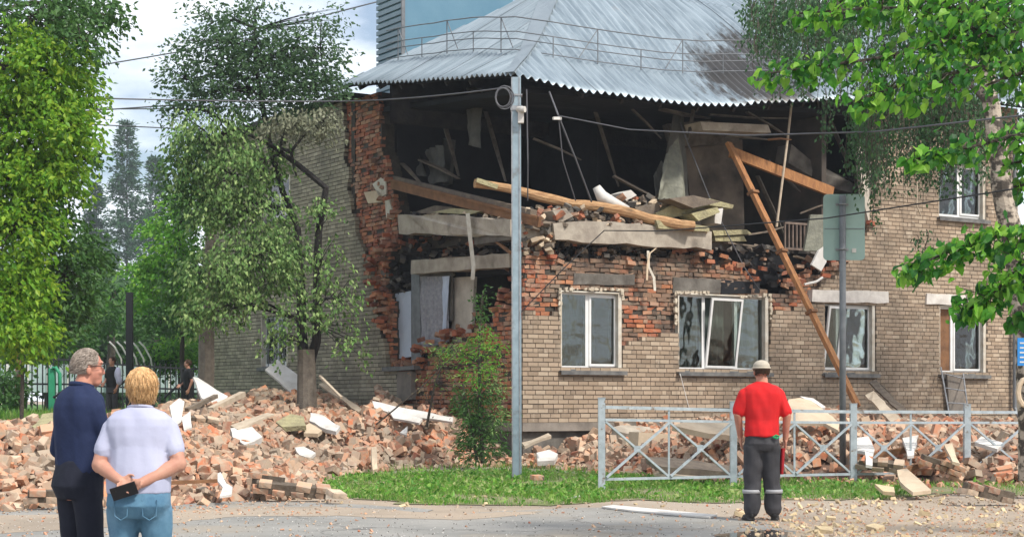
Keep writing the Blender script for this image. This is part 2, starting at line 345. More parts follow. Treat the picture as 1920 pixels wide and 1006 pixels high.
for b in fr_: brick_geo(mb, *b, .125, .25, 'f', rb, 1, 1 if ((b[2] > 3.95+rb.uniform(-.25,.25) and b[0] > 1.0) or noise.noise(Vector((b[0]*1.7, b[2]*1.7, 4)))+rb.uniform(-.25,.25) > (.12 if b[0] < 1.2 else -.05)) else 0)
tag(part('broken_brickwork', mb, [mt['red'], mt['dustred']], bld), kind='stuff')
mb = MB()
for b in sr_:
    zz = b[2]; brick_geo(mb, *b, .125, .25, 's', rb, 1, 1 if zz < 3.4 else 0)
tag(part('broken_brickwork', mb, [mt['red_sooty'], mt['red']], bld), kind='stuff')
# loose brick ends sticking out of the broken edges, seen end on
mb = MB()
def loose(p, ax, r, mi=0, sc=1.0):
    M3 = Euler((r.uniform(-.3,.3), r.uniform(-.3,.3), r.uniform(-.5,.5))).to_matrix()
    vs = [M3 @ Vector((x*.125*sc*r.uniform(.6,1), y*.06*sc, z*.044*sc)) + Vector(p) for z in (-1,1) for x, y in ((-1,-1),(1,-1),(1,1),(-1,1))]
    mb.add(vs, [(0,3,2,1),(4,5,6,7),(0,1,5,4),(1,2,6,5),(2,3,7,6),(3,0,4,7)], mi)
r = random.Random(21)
def along(pts, n, fn, du, mi, spread=.2):
    for _ in range(n):
        i = r.randrange(len(pts)-1); t = r.random(); a, b = pts[i], pts[i+1]
        q = fn(a[0]+(b[0]-a[0])*t, a[1]+(b[1]-a[1])*t, r.uniform(*du))
        loose((q[0]+r.gauss(0,spread*.4), q[1]+r.gauss(0,spread*.4), q[2]+r.gauss(0,spread*.5)), 0, r, mi if r.random() < .7 else 1-mi)
along([(980,478),(1050,484),(1290,478),(1330,492),(1420,520)], 90, FL, (.1,.5), 0, .3)
along([(1450,556),(1500,520),(1560,505),(1600,470),(1618,420)], 60, FL, (.05,.5), 1, .3)
along([(706,300),(722,330),(736,400),(738,455),(722,482),(712,520),(728,570),(730,690)], 120, SL, (.0,.5), 1, .35)
along([(788,692),(800,655),(845,640),(880,622),(955,566),(962,500)], 80, SL, (.1,.5), 0, .3)
along([(690,470),(700,520),(712,560),(725,610)], 60, SL, (.0,.2), 1, .3)
along([(735,685),(770,682)], 16, SL, (.1,.4), 0, .15)
tag(part('loose_brickwork', mb, [mt['red'], mt['red_sooty']], bld), kind='stuff')
# plinth, lintels, slabs
mb = MB(); mb.box(-.03, FEND, -.05, .5, .72, .90); mb.box(-.03, .4, .5, SEND, .72, .90)
part('plinth', mb, mt['plinth'], bld)
mb = MB(); mb.box(.06, FEND-.02, .08, .5, -.3, .72); mb.box(.06, .5, .5, SEND, -.3, .72)
part('foundation', mb, mt['concrete_dark'], bld)
def slabF(x0, yt0, x1, yt1, yb1, yb0, v, depth):
    return [FL(x0,yt0,v), FL(x1,yt1,v), FL(x1,yb1,v), FL(x0,yb0,v)], (0, depth, 0)
def rough_prism(mb, poly, ext, n=3, amp=.03, seed=0, mi=0):
    rr = random.Random(seed); out = []
    m = len(poly)
    for i in range(m):
        a = Vector(poly[i]); b = Vector(poly[(i+1)%m]); L = (b-a).length; k = max(1, int(L/.35)) if L > .6 else 1
        for j in range(k):
            p = a.lerp(b, j/k); p += Vector((rr.uniform(-amp,amp), 0, rr.uniform(-amp,amp))) if j or rr.random()<.7 else Vector((0,0,0)); out.append(p)
    mb.prism(out, ext, mi)
def lint(poly, ext, m, name='lintel', label=None, amp=.015, seed=1):
    mb = MB(); rough_prism(mb, poly, ext, seed=seed, amp=amp); return part(name, mb, m, bld, label=label)
lint(*slabF(1523,543,1666,546,568,565,-.05,.3), mt['lintel_white'], label='white lintel over the window behind the sign post')
lint(*slabF(1738,550,1822,553,572,570,-.05,.3), mt['lintel_white'], label='greyish lintel over the rightmost window')
lint([SL(770,488,.05),SL(956,474,.05),SL(956,500,.05),SL(770,514,.05)], (.35,0,0), mt['concrete'])
lint(*slabF(1076,512,1190,514,534,533,.08,.3), mt['concrete_dark'], name='lintel')
lint(*slabF(1262,520,1352,524,550,549,.08,.3), mt['concrete_dark'], name='lintel')
lint(*slabF(1352,524,1425,530,550,551,.10,.3), mt['soot'], name='lintel')
lint([SL(745,402,-.25),SL(850,404,-.25),SL(957,411,-.25),SL(957,444,-.25),SL(748,438,-.25)], (2.6,0,0), mt['concrete'], 'floor_slab', 'broken concrete floor slab sticking out of the side wall', amp=.03, seed=3)
lint([FL(1036,420,-.15),FL(1100,414,-.15),FL(1200,418,-.15),FL(1334,432,-.15),FL(1333,467,-.15),FL(1200,460,-.15),FL(1040,448,-.15)], (0,2.6,0), mt['concrete'], 'floor_slab', 'long concrete floor slab under the fallen log', amp=.035, seed=5)
lint([FL(962,425,.1),FL(1036,420,.1),FL(1036,446,.1),FL(962,448,.1)], (0,1.6,0), mt['concrete_dark'], 'floor_slab', amp=.06, seed=6)
lint([FL(1336,452,.5),FL(1560,468,.5),FL(1560,478,.5),FL(1336,468,.5)], (0,4.5,0), mt['concrete_dark'], 'floor_slab', amp=.03, seed=7)
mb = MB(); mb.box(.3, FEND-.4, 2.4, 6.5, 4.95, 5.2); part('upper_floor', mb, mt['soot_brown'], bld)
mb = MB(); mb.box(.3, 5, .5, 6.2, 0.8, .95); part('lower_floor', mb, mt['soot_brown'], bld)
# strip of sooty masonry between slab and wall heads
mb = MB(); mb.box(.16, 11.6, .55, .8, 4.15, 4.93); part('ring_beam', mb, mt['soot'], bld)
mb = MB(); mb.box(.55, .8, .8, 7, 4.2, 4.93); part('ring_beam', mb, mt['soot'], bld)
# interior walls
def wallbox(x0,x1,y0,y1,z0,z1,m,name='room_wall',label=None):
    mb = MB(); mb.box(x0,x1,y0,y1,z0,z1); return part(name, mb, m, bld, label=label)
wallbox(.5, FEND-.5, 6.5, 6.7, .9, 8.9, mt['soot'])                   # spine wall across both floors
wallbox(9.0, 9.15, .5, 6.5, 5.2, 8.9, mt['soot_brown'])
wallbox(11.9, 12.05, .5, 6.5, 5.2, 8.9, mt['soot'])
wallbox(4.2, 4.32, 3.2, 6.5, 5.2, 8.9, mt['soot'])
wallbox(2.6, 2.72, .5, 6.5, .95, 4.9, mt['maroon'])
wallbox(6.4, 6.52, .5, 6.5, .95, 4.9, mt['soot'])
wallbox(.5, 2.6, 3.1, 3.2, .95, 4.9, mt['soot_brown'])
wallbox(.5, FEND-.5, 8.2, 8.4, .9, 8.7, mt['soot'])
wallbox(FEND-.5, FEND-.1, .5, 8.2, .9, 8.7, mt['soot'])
# brown plaster wall turned slightly, right of centre upstairs
mb = MB(); mb.prism([FL(1283,262,1.8),FL(1392,262,1.5),FL(1396,440,1.5),FL(1300,440,1.8)], (.05,.12,0)); part('partition_wall', mb, mt['browned'], bld, label='brown plaster wall standing upstairs behind the fallen beams')
mb = MB(); mb.prism([SL(847,520,.42),SL(889,518,.42),SL(883,645,.42),SL(847,650,.42)], (.08,0,0)); part('partition_wall', mb, mt['wallpaper'], bld, label='beige papered wall behind the torn opening')
mb = MB(); mb.prism([SL(731,552,.3),SL(770,545,.3),SL(771,668,.3),SL(731,674,.3)], (.05,0,0)); part('wall_board', mb, mt['board_blue'], bld, label='pale blue board in the torn side opening')
mb = MB(); mb.prism([SL(771,514,.28),SL(786,514,.28),SL(790,672,.28),SL(771,690,.28)], (.08,0,0)); part('door_frame', mb, mt['postgrey'], bld)
mb = MB(); mb.prism([SL(838,518,.3),SL(846,518,.3),SL(846,600,.3),SL(838,600,.3)], (.05,0,0)); mb.prism([SL(785,512,.3),SL(850,510,.3),SL(850,517,.3),SL(785,520,.3)], (.05,0,0)); part('window_frame', mb, mt['concrete_dark'], bld)
def drape(name, P, parent, m, folds=6, amp=.03, nx=40, nz=10, wob=.04, label=None, seed=0, thick=None):
    """P: 4 corners tl,tr,br,bl (local). A folded hanging cloth."""
    tl, tr, br, bl = [Vector(p) for p in P]; n = ((tr-tl).cross(bl-tl)).normalized(); vs = []; fs = []
    for j in range(nz+1):
        for i in range(nx+1):
            s, t = i/nx, j/nz; p = tl.lerp(tr, s).lerp(bl.lerp(br, s), t)
            k = math.sin(s*folds*2*math.pi+1.2*noise.noise(Vector((s*3, t*2, seed))))*amp*(.5+t*.6)+noise.noise(Vector((s*5, t*4, seed+3)))*wob
            vs.append(p+n*k)
    for j in range(nz):
        for i in range(nx):
            a = j*(nx+1)+i; fs.append((a, a+1, a+nx+2, a+nx+1))
    mb = MB(); mb.add(vs, fs); o = part(name, mb, m, parent, smooth=True, label=label); return o
drape('lace_curtain', [SL(787,518,.25),SL(840,517,.25),SL(842,640,.25),SL(790,655,.25)], bld, mt['lace'], folds=7, amp=.03, label='grey lace curtain hanging in the torn side opening')
drape('lace_curtain', [SL(829,518,.2),SL(843,517,.2),SL(836,620,.2),SL(830,620,.2)], bld, mt['board_blue'], folds=2, amp=.03)
for (a, b, c, d, sd) in [((874,165),(902,165),(902,278),(878,272),1), ((1262,215),(1282,215),(1292,372),(1232,376),2), ((800,280),(830,270),(838,340),(806,345),3), ((765,250),(775,250),(800,330),(780,330),4),((1225,330),(1240,300),(1262,370),(1230,376),5)]:
    fn = SL if a[0] < 960 else FL
    drape('torn_wallpaper', [fn(*a, 1.2), fn(*b, 1.2), fn(*c, 1.1), fn(*d, 1.1)], bld, mt['cloth_hang'], folds=1.5, amp=.04, nx=12, wob=.12, seed=sd)
# ---- windows
def window(rect, axis, bays, label, curtain=None, sash=None, fdepth=.14, sill=True, reveal=True, grille=False, boarded=None):
    a0, a1, z0, z1 = rect; w = thing('window', None, None); w.parent = bld; w['label'] = label
    if axis == 'f': w.location = (a0, fdepth, z0)
    else: w.location = (fdepth, a1, z0); w.rotation_euler = (0, 0, -math.pi/2)
    W, H = a1-a0, z1-z0; t = .075
    m = MB(); m.box(0, W, 0, .07, 0, t); m.box(0, W, 0, .07, H-t, H); m.box(0, t, 0, .07, t, H-t); m.box(W-t, W, 0, .07, t, H-t)
    xs = [0]
    for b in bays[:-1]: xs.append(b*W)
    xs.append(W)
    for x in xs[1:-1]: m.box(x-.045, x+.045, -.003, .073, t, H-t)
    part('frame', m, mt['white'], w)
    for i in range(len(xs)-1):
        x0 = xs[i]+(t if i == 0 else .045); x1 = xs[i+1]-(t if i == len(xs)-2 else .045)
        if boarded == i:
            m = MB(); m.box(x0, x1, .03, .05, t, H-t); part('board', m, mt['timber_brown'], w); continue
        tilt = (sash == i)
        m = MB(); s = .05 if (i % 2 == 1 or tilt) else .0
        if s:
            q = MB(); q.box(x0, x1, -.025, .03, t, t+s); q.box(x0, x1, -.025, .03, H-t-s, H-t); q.box(x0, x0+s, -.025, .03, t+s, H-t-s); q.box(x1-s, x1, -.025, .03, t+s, H-t-s)
            so = part('sash', q, mt['white'], w)
        m.box(x0+s, x1-s, .0, .008, t+s, H-t-s)
        po = part('pane', m, mt['glass'], w)
        if tilt:
            for o_ in (so, po):
                o_.matrix_local = Matrix.Translation((x0, .0, t)) @ Matrix.Rotation(R(9), 4, 'X') @ Matrix.Rotation(R(-5),4,'Z') @ Matrix.Translation((-x0, 0, -t))
    if curtain is not None:
        for i, (mat, fr0, fr1) in enumerate(curtain):
            drape('curtain', [(fr0*W, .25, H), (fr1*W, .25, H), (fr1*W, .25, 0), (fr0*W, .25, 0)], w, mt[mat], folds=6*(fr1-fr0)*W, amp=.035, nx=40)
    m = MB(); m.box(-.03, W+.03, 1.0, 1.05, -.1, H+.1); part('unlit_room_panel', m, mt['soot'], w)  # near-black panel standing in for the unlit depth of the room
    if reveal:
        m = MB(); d = fdepth+.0
        m.box(-.001, .03, -d+.01, -.002, 0, H); m.box(W-.09, W+.002, -d+.01, -.002, 0, H); m.box(.03, W-.09, -d+.01, -.002, H-.03, H); part('reveal', m, mt['whitedirty'], w)
    if sill:
        m = MB(); m.box(-.06, W+.08, -fdepth-.10, -.004, -.075, -.03); m.box(-.06, W+.08, -fdepth-.105, -fdepth-.09, -.12, -.03); m.box(-.02, W, -fdepth+.0, -.004, -.03, .0); part('sill', m, mt['sill'], w)
    if grille:
        m = MB()
        for k in range(1, 5): m.box(W*k/5-.012, W*k/5+.012, -.08, -.06, 0, H)
        m.box(0, W, -.082, -.062, H*.33, H*.33+.02); part('grille', m, mt['postgrey'], w)
    return w
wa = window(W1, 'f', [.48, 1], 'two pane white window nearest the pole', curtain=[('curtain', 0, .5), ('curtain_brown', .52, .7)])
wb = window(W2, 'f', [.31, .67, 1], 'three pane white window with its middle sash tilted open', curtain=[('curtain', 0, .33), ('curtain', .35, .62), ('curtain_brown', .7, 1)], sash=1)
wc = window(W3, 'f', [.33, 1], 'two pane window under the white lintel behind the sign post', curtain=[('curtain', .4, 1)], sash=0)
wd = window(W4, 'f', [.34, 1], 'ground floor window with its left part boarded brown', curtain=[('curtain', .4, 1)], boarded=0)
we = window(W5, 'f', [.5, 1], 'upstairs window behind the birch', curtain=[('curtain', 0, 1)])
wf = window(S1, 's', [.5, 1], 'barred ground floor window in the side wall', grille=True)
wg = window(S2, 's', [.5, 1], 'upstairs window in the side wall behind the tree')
# foam and plaster crust round the torn windows
def crust(pts, n, name='foam_crust'):
    mb = MB(); r = random.Random(len(pts)*7+n)
    for _ in range(n):
        i = r.randrange(len(pts)-1); t = r.random(); q = FL(pts[i][0]+(pts[i+1][0]-pts[i][0])*t, pts[i][1]+(pts[i+1][1]-pts[i][1])*t, r.uniform(-.03,.1))
        s = r.uniform(.018,.042); vs = [(q[0]+x*s*r.uniform(.5,1.4), q[1]+y*s*.6, q[2]+z*s*r.uniform(.5,1.2)) for z in (-1,1) for x, y in ((-1,-1),(1,-1),(1,1),(-1,1))]
        mb.add(vs, [(0,3,2,1),(4,5,6,7),(0,1,5,4),(1,2,6,5),(2,3,7,6),(3,0,4,7)])
    o = part(name, mb, mt['foam'], bld); o['kind'] = 'stuff'
crust([(1050,600),(1050,541),(1165,543),(1168,560)], 70); crust([(1267,610),(1267,548),(1330,548)], 50); crust([(1390,556),(1445,552),(1445,600)], 40)
# drainpipe and the paler end bay
mb = MB(); mb.tube([(FEND-.25,-.12,8.4),(FEND-.25,-.12,1.2),(FEND-.25,-.35,.8)], .055, 10); part('drainpipe', mb, mt['postgrey'], bld)

# ---- roof: eaves that sag where the corner fell away
E = .6; TANP = .58; NOM = 9.05; VEND = 7.7; KB = 1.75; RIDGE = KB*(VEND+2*E)/(1+KB)
fe = [(lambda q: (q[0], q[2]))(FL(x, y, -E)) for x, y in [(972,141),(1010,150),(1050,160),(1100,171),(1200,184),(1300,195),(1370,197),(1440,192),(1520,187),(1590,184)]]+[(13.5, NOM-.1),(30, NOM)]
se = [(lambda q: (q[1], q[2]))(SL(x, y, -E)) for x, y in [(968,141),(935,141),(880,144),(800,150),(740,154),(690,156),(655,158)]]
se = [(-E, fe[0][1])]+[q for q in se if q[0] > -E+.05]+[(VEND+E+1, se[-1][1])]; fe = [(-E, fe[0][1])]+[q for q in fe if q[0] > -E+.05]
def ip(tab, x):
    if x <= tab[0][0]: return tab[0][1]
    for (a, za), (b, zb) in zip(tab, tab[1:]):
        if x <= b: t = (x-a)/(b-a); t = t*t*(3-2*t)*.5+t*.5; return za+(zb-za)*t
    return tab[-1][1]
dc = NOM-fe[0][1]
def gg(w): t = min(1, max(0, w/4.5)); return 1-t*t*(3-2*t)
def zroof(u, v):
    wf, ws, wb = v+E, u+E, KB*(VEND+E-v)
    return NOM+TANP*min(wf, ws, wb)-((NOM-ip(fe, u))*gg(wf)+(NOM-ip(se, v))*gg(ws)-dc*gg(wf)*gg(ws))
roof = thing('roof', None, None); roof.parent = bld
def scorch(m, spots):          # soot licked onto the sheets above the burnt rooms: stains fixed to the roof
    nt = m.node_tree; N = nt.nodes; LK = nt.links.new; b = N['Principled BSDF']; base = b.inputs['Base Color'].links[0].from_socket
    tc = N.new('ShaderNodeTexCoord'); no = N.new('ShaderNodeTexNoise'); no.inputs['Scale'].default_value = 2.2; no.inputs['Detail'].default_value = 9; no.inputs['Roughness'].default_value = .7
    mp = N.new('ShaderNodeMapping'); mp.inputs['Scale'].default_value = (3, .7, 1); LK(tc.outputs['Object'], mp.inputs[0]); LK(mp.outputs[0], no.inputs['Vector'])
    acc = None
    for (c, r0, amt) in spots:
        d = N.new('ShaderNodeVectorMath'); d.operation = 'DISTANCE'; LK(tc.outputs['Object'], d.inputs[0]); d.inputs[1].default_value = c
        mr = N.new('ShaderNodeMapRange'); mr.inputs[1].default_value = r0; mr.inputs[2].default_value = 0; mr.inputs[4].default_value = amt; LK(d.outputs['Value'], mr.inputs[0])
        if acc is None: acc = mr.outputs[0]
        else:
            mx = N.new('ShaderNodeMath'); mx.operation = 'MAXIMUM'; LK(acc, mx.inputs[0]); LK(mr.outputs[0], mx.inputs[1]); acc = mx.outputs[0]
    ad = N.new('ShaderNodeMath'); ad.operation = 'ADD'; LK(acc, ad.inputs[0]); LK(no.outputs['Fac'], ad.inputs[1])
    mr = N.new('ShaderNodeMapRange'); mr.inputs[1].default_value = .82; mr.inputs[2].default_value = 1.02; LK(ad.outputs[0], mr.inputs[0])
    mx = N.new('ShaderNodeMixRGB'); LK(mr.outputs[0], mx.inputs[0]); LK(base, mx.inputs[1]); mx.inputs[2].default_value = (.045,.042,.04,1); LK(mx.outputs[0], b.inputs['Base Color'])
sp1 = FL(1410, 135, .4); sp2 = FL(1350, 165, .0); sp3 = FL(1430, 80, 1.4)
scorch(mt['roof'], [(sp1, 2.9, .85), (sp2, 1.7, .55), (sp3, 2.6, .7)])
WV = .21; rr = random.Random(9)
def sheet(a0, a1, w0, w1, face, row, m):
    nx = 30; nw = 5; top = []; rs = random.Random(int(a0*100)+(7 if face == 's' else 0)); r0 = rs.uniform(-.01, .01); r1 = rs.uniform(-.015, .015)
    def P(a, w, off):
        lim = (a+E) if face == 'f' else min(a+E, KB*(VEND+E-a))
        w = min(w, max(lim, 0)-.0); h = .042*math.sin(2*math.pi*a/WV)
        # the lower end of a sheet rides over the one below
        lift = .006*(1-(w-w0)/max(w1-w0, .01))
        u, v = (a, w-E) if face == 'f' else (w-E, a)
        dz = rag = 0
        return (u, v, zroof(u, v)+h+lift+off+r0+r1*(a-a0)+dz)
    cols = []
    for i in range(nx+1):
        a = a0+(a1-a0)*i/nx; lim = (a+E) if face == 'f' else min(a+E, KB*(VEND+E-a))
        if lim <= w0+.01:
            cols.append(None); continue
        cols.append([P(a, w0+(min(w1, lim)-w0)*j/nw, 0) for j in range(nw+1)])
    mb = MB()
    for i in range(nx):
        if cols[i] is None or cols[i+1] is None: continue
        A, B = cols[i], cols[i+1]; th = .004
        vs = A+B+[(x, y, z-th) for x, y, z in A]+[(x, y, z-th) for x, y, z in B]; n = nw+1; fs = []
        for j in range(nw):
            fs.append((j, n+j, n+j+1, j+1)); fs.append((2*n+j+1, 3*n+j+1, 3*n+j, 2*n+j))
        if row == 0: fs.append((0, 2*n, 3*n, n))
        mb.add(vs, fs)
    if mb.v:
        m_ = bpy.data.meshes.new('roof_sheet'); m_.from_pydata(mb.v, [], mb.f); m_.materials.append(m)
        bm = bmesh.new(); bm.from_mesh(m_); bmesh.ops.remove_doubles(bm, verts=bm.verts, dist=.0015); bmesh.ops.recalc_face_normals(bm, faces=bm.faces)
        for f in bm.faces: f.smooth = True
        bm.to_mesh(m_); bm.free(); link('roof_sheet', m_, roof)
rows = [(0,2.2),(2.15,4.3),(4.25,RIDGE)]
SW5 = WV*5
for ri, (w0, w1) in enumerate(rows):
    k = 0
    a = -E
    while a < FEND+.4:
        burnt = (ri == 0 and 6.6 < a < 9.5) or (ri == 1 and 7.3 < a < 9.8)
        sheet(a, a+SW5+.02, w0, w1, 'f', ri, mt['roof']); a += SW5
    a = -E
    while a < VEND+E:
        sheet(a, min(a+SW5+.02, VEND+E), w0, w1, 's', ri, mt['roof_side']); a += SW5
# flat flashing beside the hip
mb = MB(); vs = []
for i in range(13):
    w = .0+i/12*RIDGE; wid = .35+.75*i/12
    vs.append((w-E, w-E, zroof(w-E, w-E)+.07)); q = min(w-E+wid, VEND+E); vs.append((w-E, q, zroof(w-E, q)+.055))
mb.add(vs+[(x,y,z-.01) for x,y,z in vs], [(2*i,2*i+1,2*i+3,2*i+2) for i in range(12)]+[(26+2*i,26+2*i+2,26+2*i+3,26+2*i+1) for i in range(12)]+[(0,1,27,26)])
part('flashing', mb, mt['roof_flat'], roof)
# boards under the sheets and rafters
mb = MB(); N1 = 40
def deckgrid(face):
    vs = []; fs = []; na = 40; nw = 8; amax = FEND+.5 if face == 'f' else VEND+E
    for i in range(na+1):
        a = -E+.1+(amax+E-.2)*i/na; lim = (a+E) if face == 'f' else min(a+E, KB*(VEND+E-a))
        for j in range(nw+1):
            w = .08+(min(RIDGE, max(lim,.08))-.08)*j/nw; u, v = (a, w-E) if face == 'f' else (w-E, a); vs.append((u, v, zroof(u, v)-.07))
    for i in range(na):
        for j in range(nw): q = i*(nw+1)+j; fs.append((q, q+nw+1, q+nw+2, q+1))
    n = len(vs); mb.add(vs+[(x,y,z-.03) for x,y,z in vs], fs+[tuple(n+k for k in reversed(f)) for f in fs])
deckgrid('f'); deckgrid('s'); part('roof_boards', mb, mt['deck'], roof)
for k in range(14):
    a = .2+k*1.05; mb = MB(); pts = [(a, w-E, zroof(a, w-E)-.17) for w in (.15, 1.2, 2.4, 3.6) if w < a+E]
    for p, q in zip(pts, pts[1:]): mb.beam(p, q, .07, .13)
    if mb.v: part('rafter', mb, mt['deck'], roof)
for k in range(7):
    a = .4+k*1.05; mb = MB(); pts = [(w-E, a, zroof(w-E, a)-.17) for w in (.15, 1.2, 2.4, 3.6) if w < a+E]
    for p, q in zip(pts, pts[1:]): mb.beam(p, q, .07, .13)
    if mb.v: part('rafter', mb, mt['deck'], roof)
# attic floor seen from below, slipping at the corner
mb = MB(); mb.prism([(.2,.3,8.0),(FEND-.3,.3,8.55),(FEND-.3,8.1,8.6),(.2,8.1,8.6)], (0,0,.12)); part('attic_floor', mb, mt['soot'], bld)
mb = MB(); vs = []; n_ = 30
for i in range(n_+1):
    u = -.3+(FEND+.3)*i/n_; vs += [(u, 5.3, 8.0), (u, 5.3, zroof(u, 5.3)-.12)]
mb.add(vs+[(x, y+.1, z) for x, y, z in vs], [(2*i, 2*i+2, 2*i+3, 2*i+1) for i in range(n_)]+[(2*n_+2+2*i, 2*n_+2+2*i+1, 2*n_+2+2*i+3, 2*n_+2+2*i+2) for i in range(n_)])
part('attic_wall', mb, mt['deck'], bld)
# flat roof over the rear wing and its eaves board
mb = MB(); mb.box(-.25, 7, VEND+.2, SEND+.1, WTOP+.0, WTOP+.14); part('rear_roof', mb, mt['deck'], bld)
mb = MB(); mb.box(.1, 7, VEND+.3, VEND+.5, 1, WTOP); mb.box(6.8, 7, VEND+.5, SEND, 1, WTOP); mb.box(.4, 6.8, SEND-.2, SEND-.02, 1, WTOP); part('rear_wall', mb, mt['mortar_dark'], bld)
# snow guard railing
rl = part('roof_railing', MB().add([],[]), mt['steel'], roof) if False else None
def rp(s, w, h):  # s<0 along the side, s>0 along the front (distance from the hip)
    u, v = (w-E+s, w-E) if s >= 0 else (w-E, w-E-s)
    return Vector((u, v, zroof(u, v)+.05+h))
WR = 1.15; mb = MB(); smin, smax = -6.6, 10.2; st = [smin+i*.6 for i in range(int((smax-smin)/.6)+1)]
cut = [s for s in st if abs(s) > .5]
for h, rad in ((.06,.013),(.30,.013),(.46,.013),(.78,.015)):
    mb.tube([rp(s, WR, h) for s in cut], rad, 5)
part('rail', mb, mt['postgrey'], roof)
for i, s in enumerate(cut[1::2]):
    mb = MB(); hh = .78 if i % 2 == 0 else .46
    mb.tube([rp(s, WR, 0), rp(s, WR, hh)], .014, 5)
    if hh > .5: mb.tube([rp(s, WR, .78), rp(s+(.5 if s < 0 else -.5), WR, .1)], .012, 5)
    part('rail_post', mb, mt['postgrey'], roof)
# clad box rising behind the hip end
def A46(x, y, d=46): return at(x, y, d)
bx0 = at(757, 90, 47.5); inv = Matrix.Rotation(-BROT, 4, 'Z') @ Matrix.Translation(-C0)
q = inv @ bx0; cu, cv = q.x, q.y
dm = thing('roof_housing', None, None); dm.parent = bld; dm['label'] = 'blue clad housing rising behind the hip end of the roof'
mb = MB(); mb.box(cu, cu+3.6, cv, cv+1.5, 9.9, 14.6); part('smooth_cladding', mb, mt['bluebox'], dm)
for k in range(28):
    mb = MB(); mb.box(cu-.07, cu-.004, cv-.02, cv+1.5, 9.6+k*.18, 9.6+k*.18+.12); part('louvre', mb, mt['bluerib'], dm)
mb = MB(); mb.box(cu-.09, cu+.02, cv-.05, cv-.003, 9.4, 14.6); part('corner_trim', mb, mt['postgrey'], dm)

mb = MB(); mb.prism([SL(744,696,-.012),SL(771,695,-.012),SL(771,748,-.012),SL(744,752,-.012)], (.3,0,0)); part('plaster_patch', mb, mt['plinth'], bld, label='grey plaster patch under the torn side opening')
mb = MB(); mb.prism([SL(716,688,-.08),SL(776,685,-.08),SL(776,692,-.08),SL(716,696,-.08)], (.35,0,0)); part('sill', mb, mt['sill'], bld)
mb = MB(); mb.prism([FL(1609,275,-.01),FL(1634,272,-.01),FL(1630,420,-.01),FL(1618,372,-.01)], (0,.12,0)); part('plaster_edge', mb, mt['wallpaper'], bld, label='torn strip of pale plaster at the edge of the right wall')

# splintered boards and laths of the fallen ceiling, seen inside the upper floor
mt['ceil'] = M('ceiling_lath', (.16,.135,.11), (.07,.06,.05), scale=4, bump=.01); rq = random.Random(77)
def inner_board(fn, x0, y0, x1, y1, v, w, m, name='ceiling_board'):
    mb = MB(); p0, p1 = Vector(fn(x0,y0,v)), Vector(fn(x1,y1,v+rq.uniform(-.5,.5))); mid = p0.lerp(p1,.55)+Vector((0,0,rq.uniform(-.04,.04)))
    mb.beam(p0, mid, w, .04); mb.beam(mid, p1, w, .04, w1=w*.5, h1=.02); part(name, mb, m, bld)
for (a, b, c, d, v, w, k) in [(720,200,760,330,1.6,.10,'ceil'),(745,180,830,230,1.9,.14,'ceil'),(770,170,800,330,2.2,.08,'ceil'),(830,220,860,330,1.4,.12,'ceil'),(905,190,948,340,1.8,.10,'ceil'),(790,300,860,335,1.0,.2,'oldwood'),(735,290,790,345,.8,.12,'oldwood')]: inner_board(SL, a, b, c, d, v, w, mt[k])
for (a, b, c, d, v, w, k) in [(1000,260,1090,300,2.0,.10,'ceil'),(1110,190,1160,350,2.2,.10,'ceil'),(1150,330,1232,372,1.2,.16,'oldwood'),(1180,200,1240,260,1.5,.18,'ceil'),(1240,205,1330,222,.9,.22,'ceil'),(1330,215,1480,222,.8,.12,'ceil'),(1360,255,1440,262,.9,.16,'concrete_dark'),(1400,210,1480,258,.6,.10,'ceil'),(1440,262,1484,262,.4,.07,'timber_brown'),(1470,300,1600,338,1.0,.12,'concrete_dark'),(1420,330,1470,440,1.3,.10,'ceil'),(1440,300,1560,420,1.5,.10,'ceil'),(1500,400,1560,380,.8,.12,'oldwood'),(1300,205,1290,262,.7,.10,'ceil'),(1545,200,1600,330,1.2,.14,'ceil'),(1400,440,1470,425,.6,.14,'oldwood'),(1360,455,1450,462,.3,.16,'oldwood'),(1490,480,1540,500,.3,.10,'palewood')]: inner_board(FL, a, b, c, d, v, w, mt[k])
mb = MB(); mb.prism([FL(1250,232,1.4),FL(1330,225,1.4),FL(1395,250,1.4),FL(1380,268,1.4),FL(1262,275,1.4)], (.1,.3,0)); part('ceiling_panel', mb, mt['ceil'], bld, label='broken ceiling panel above the brown plaster wall')
mb = MB(); mb.prism([SL(800,255,1.8),SL(848,262,1.8),SL(842,345,1.8),SL(812,350,1.8)], (.1,0,0)); part('room_door', mb, mt['cloth_hang'], bld, label='greyish door leaf deep in the upper left room')

for pts, m in (([(698,345),(714,333),(723,338),(724,364),(712,370)], 'whitedirty'), ([(682,360),(708,357),(716,364),(714,379),(690,381)], 'cream'), ([(721,367),(729,372),(736,398),(735,412),(724,408)], 'whitedirty')):
    mb = MB(); mb.prism([SL(x, y, .085) for x, y in pts], (.06,0,0)); part('plaster_patch', mb, mt[m], bld, label='patch of old plaster left on the torn red edge')
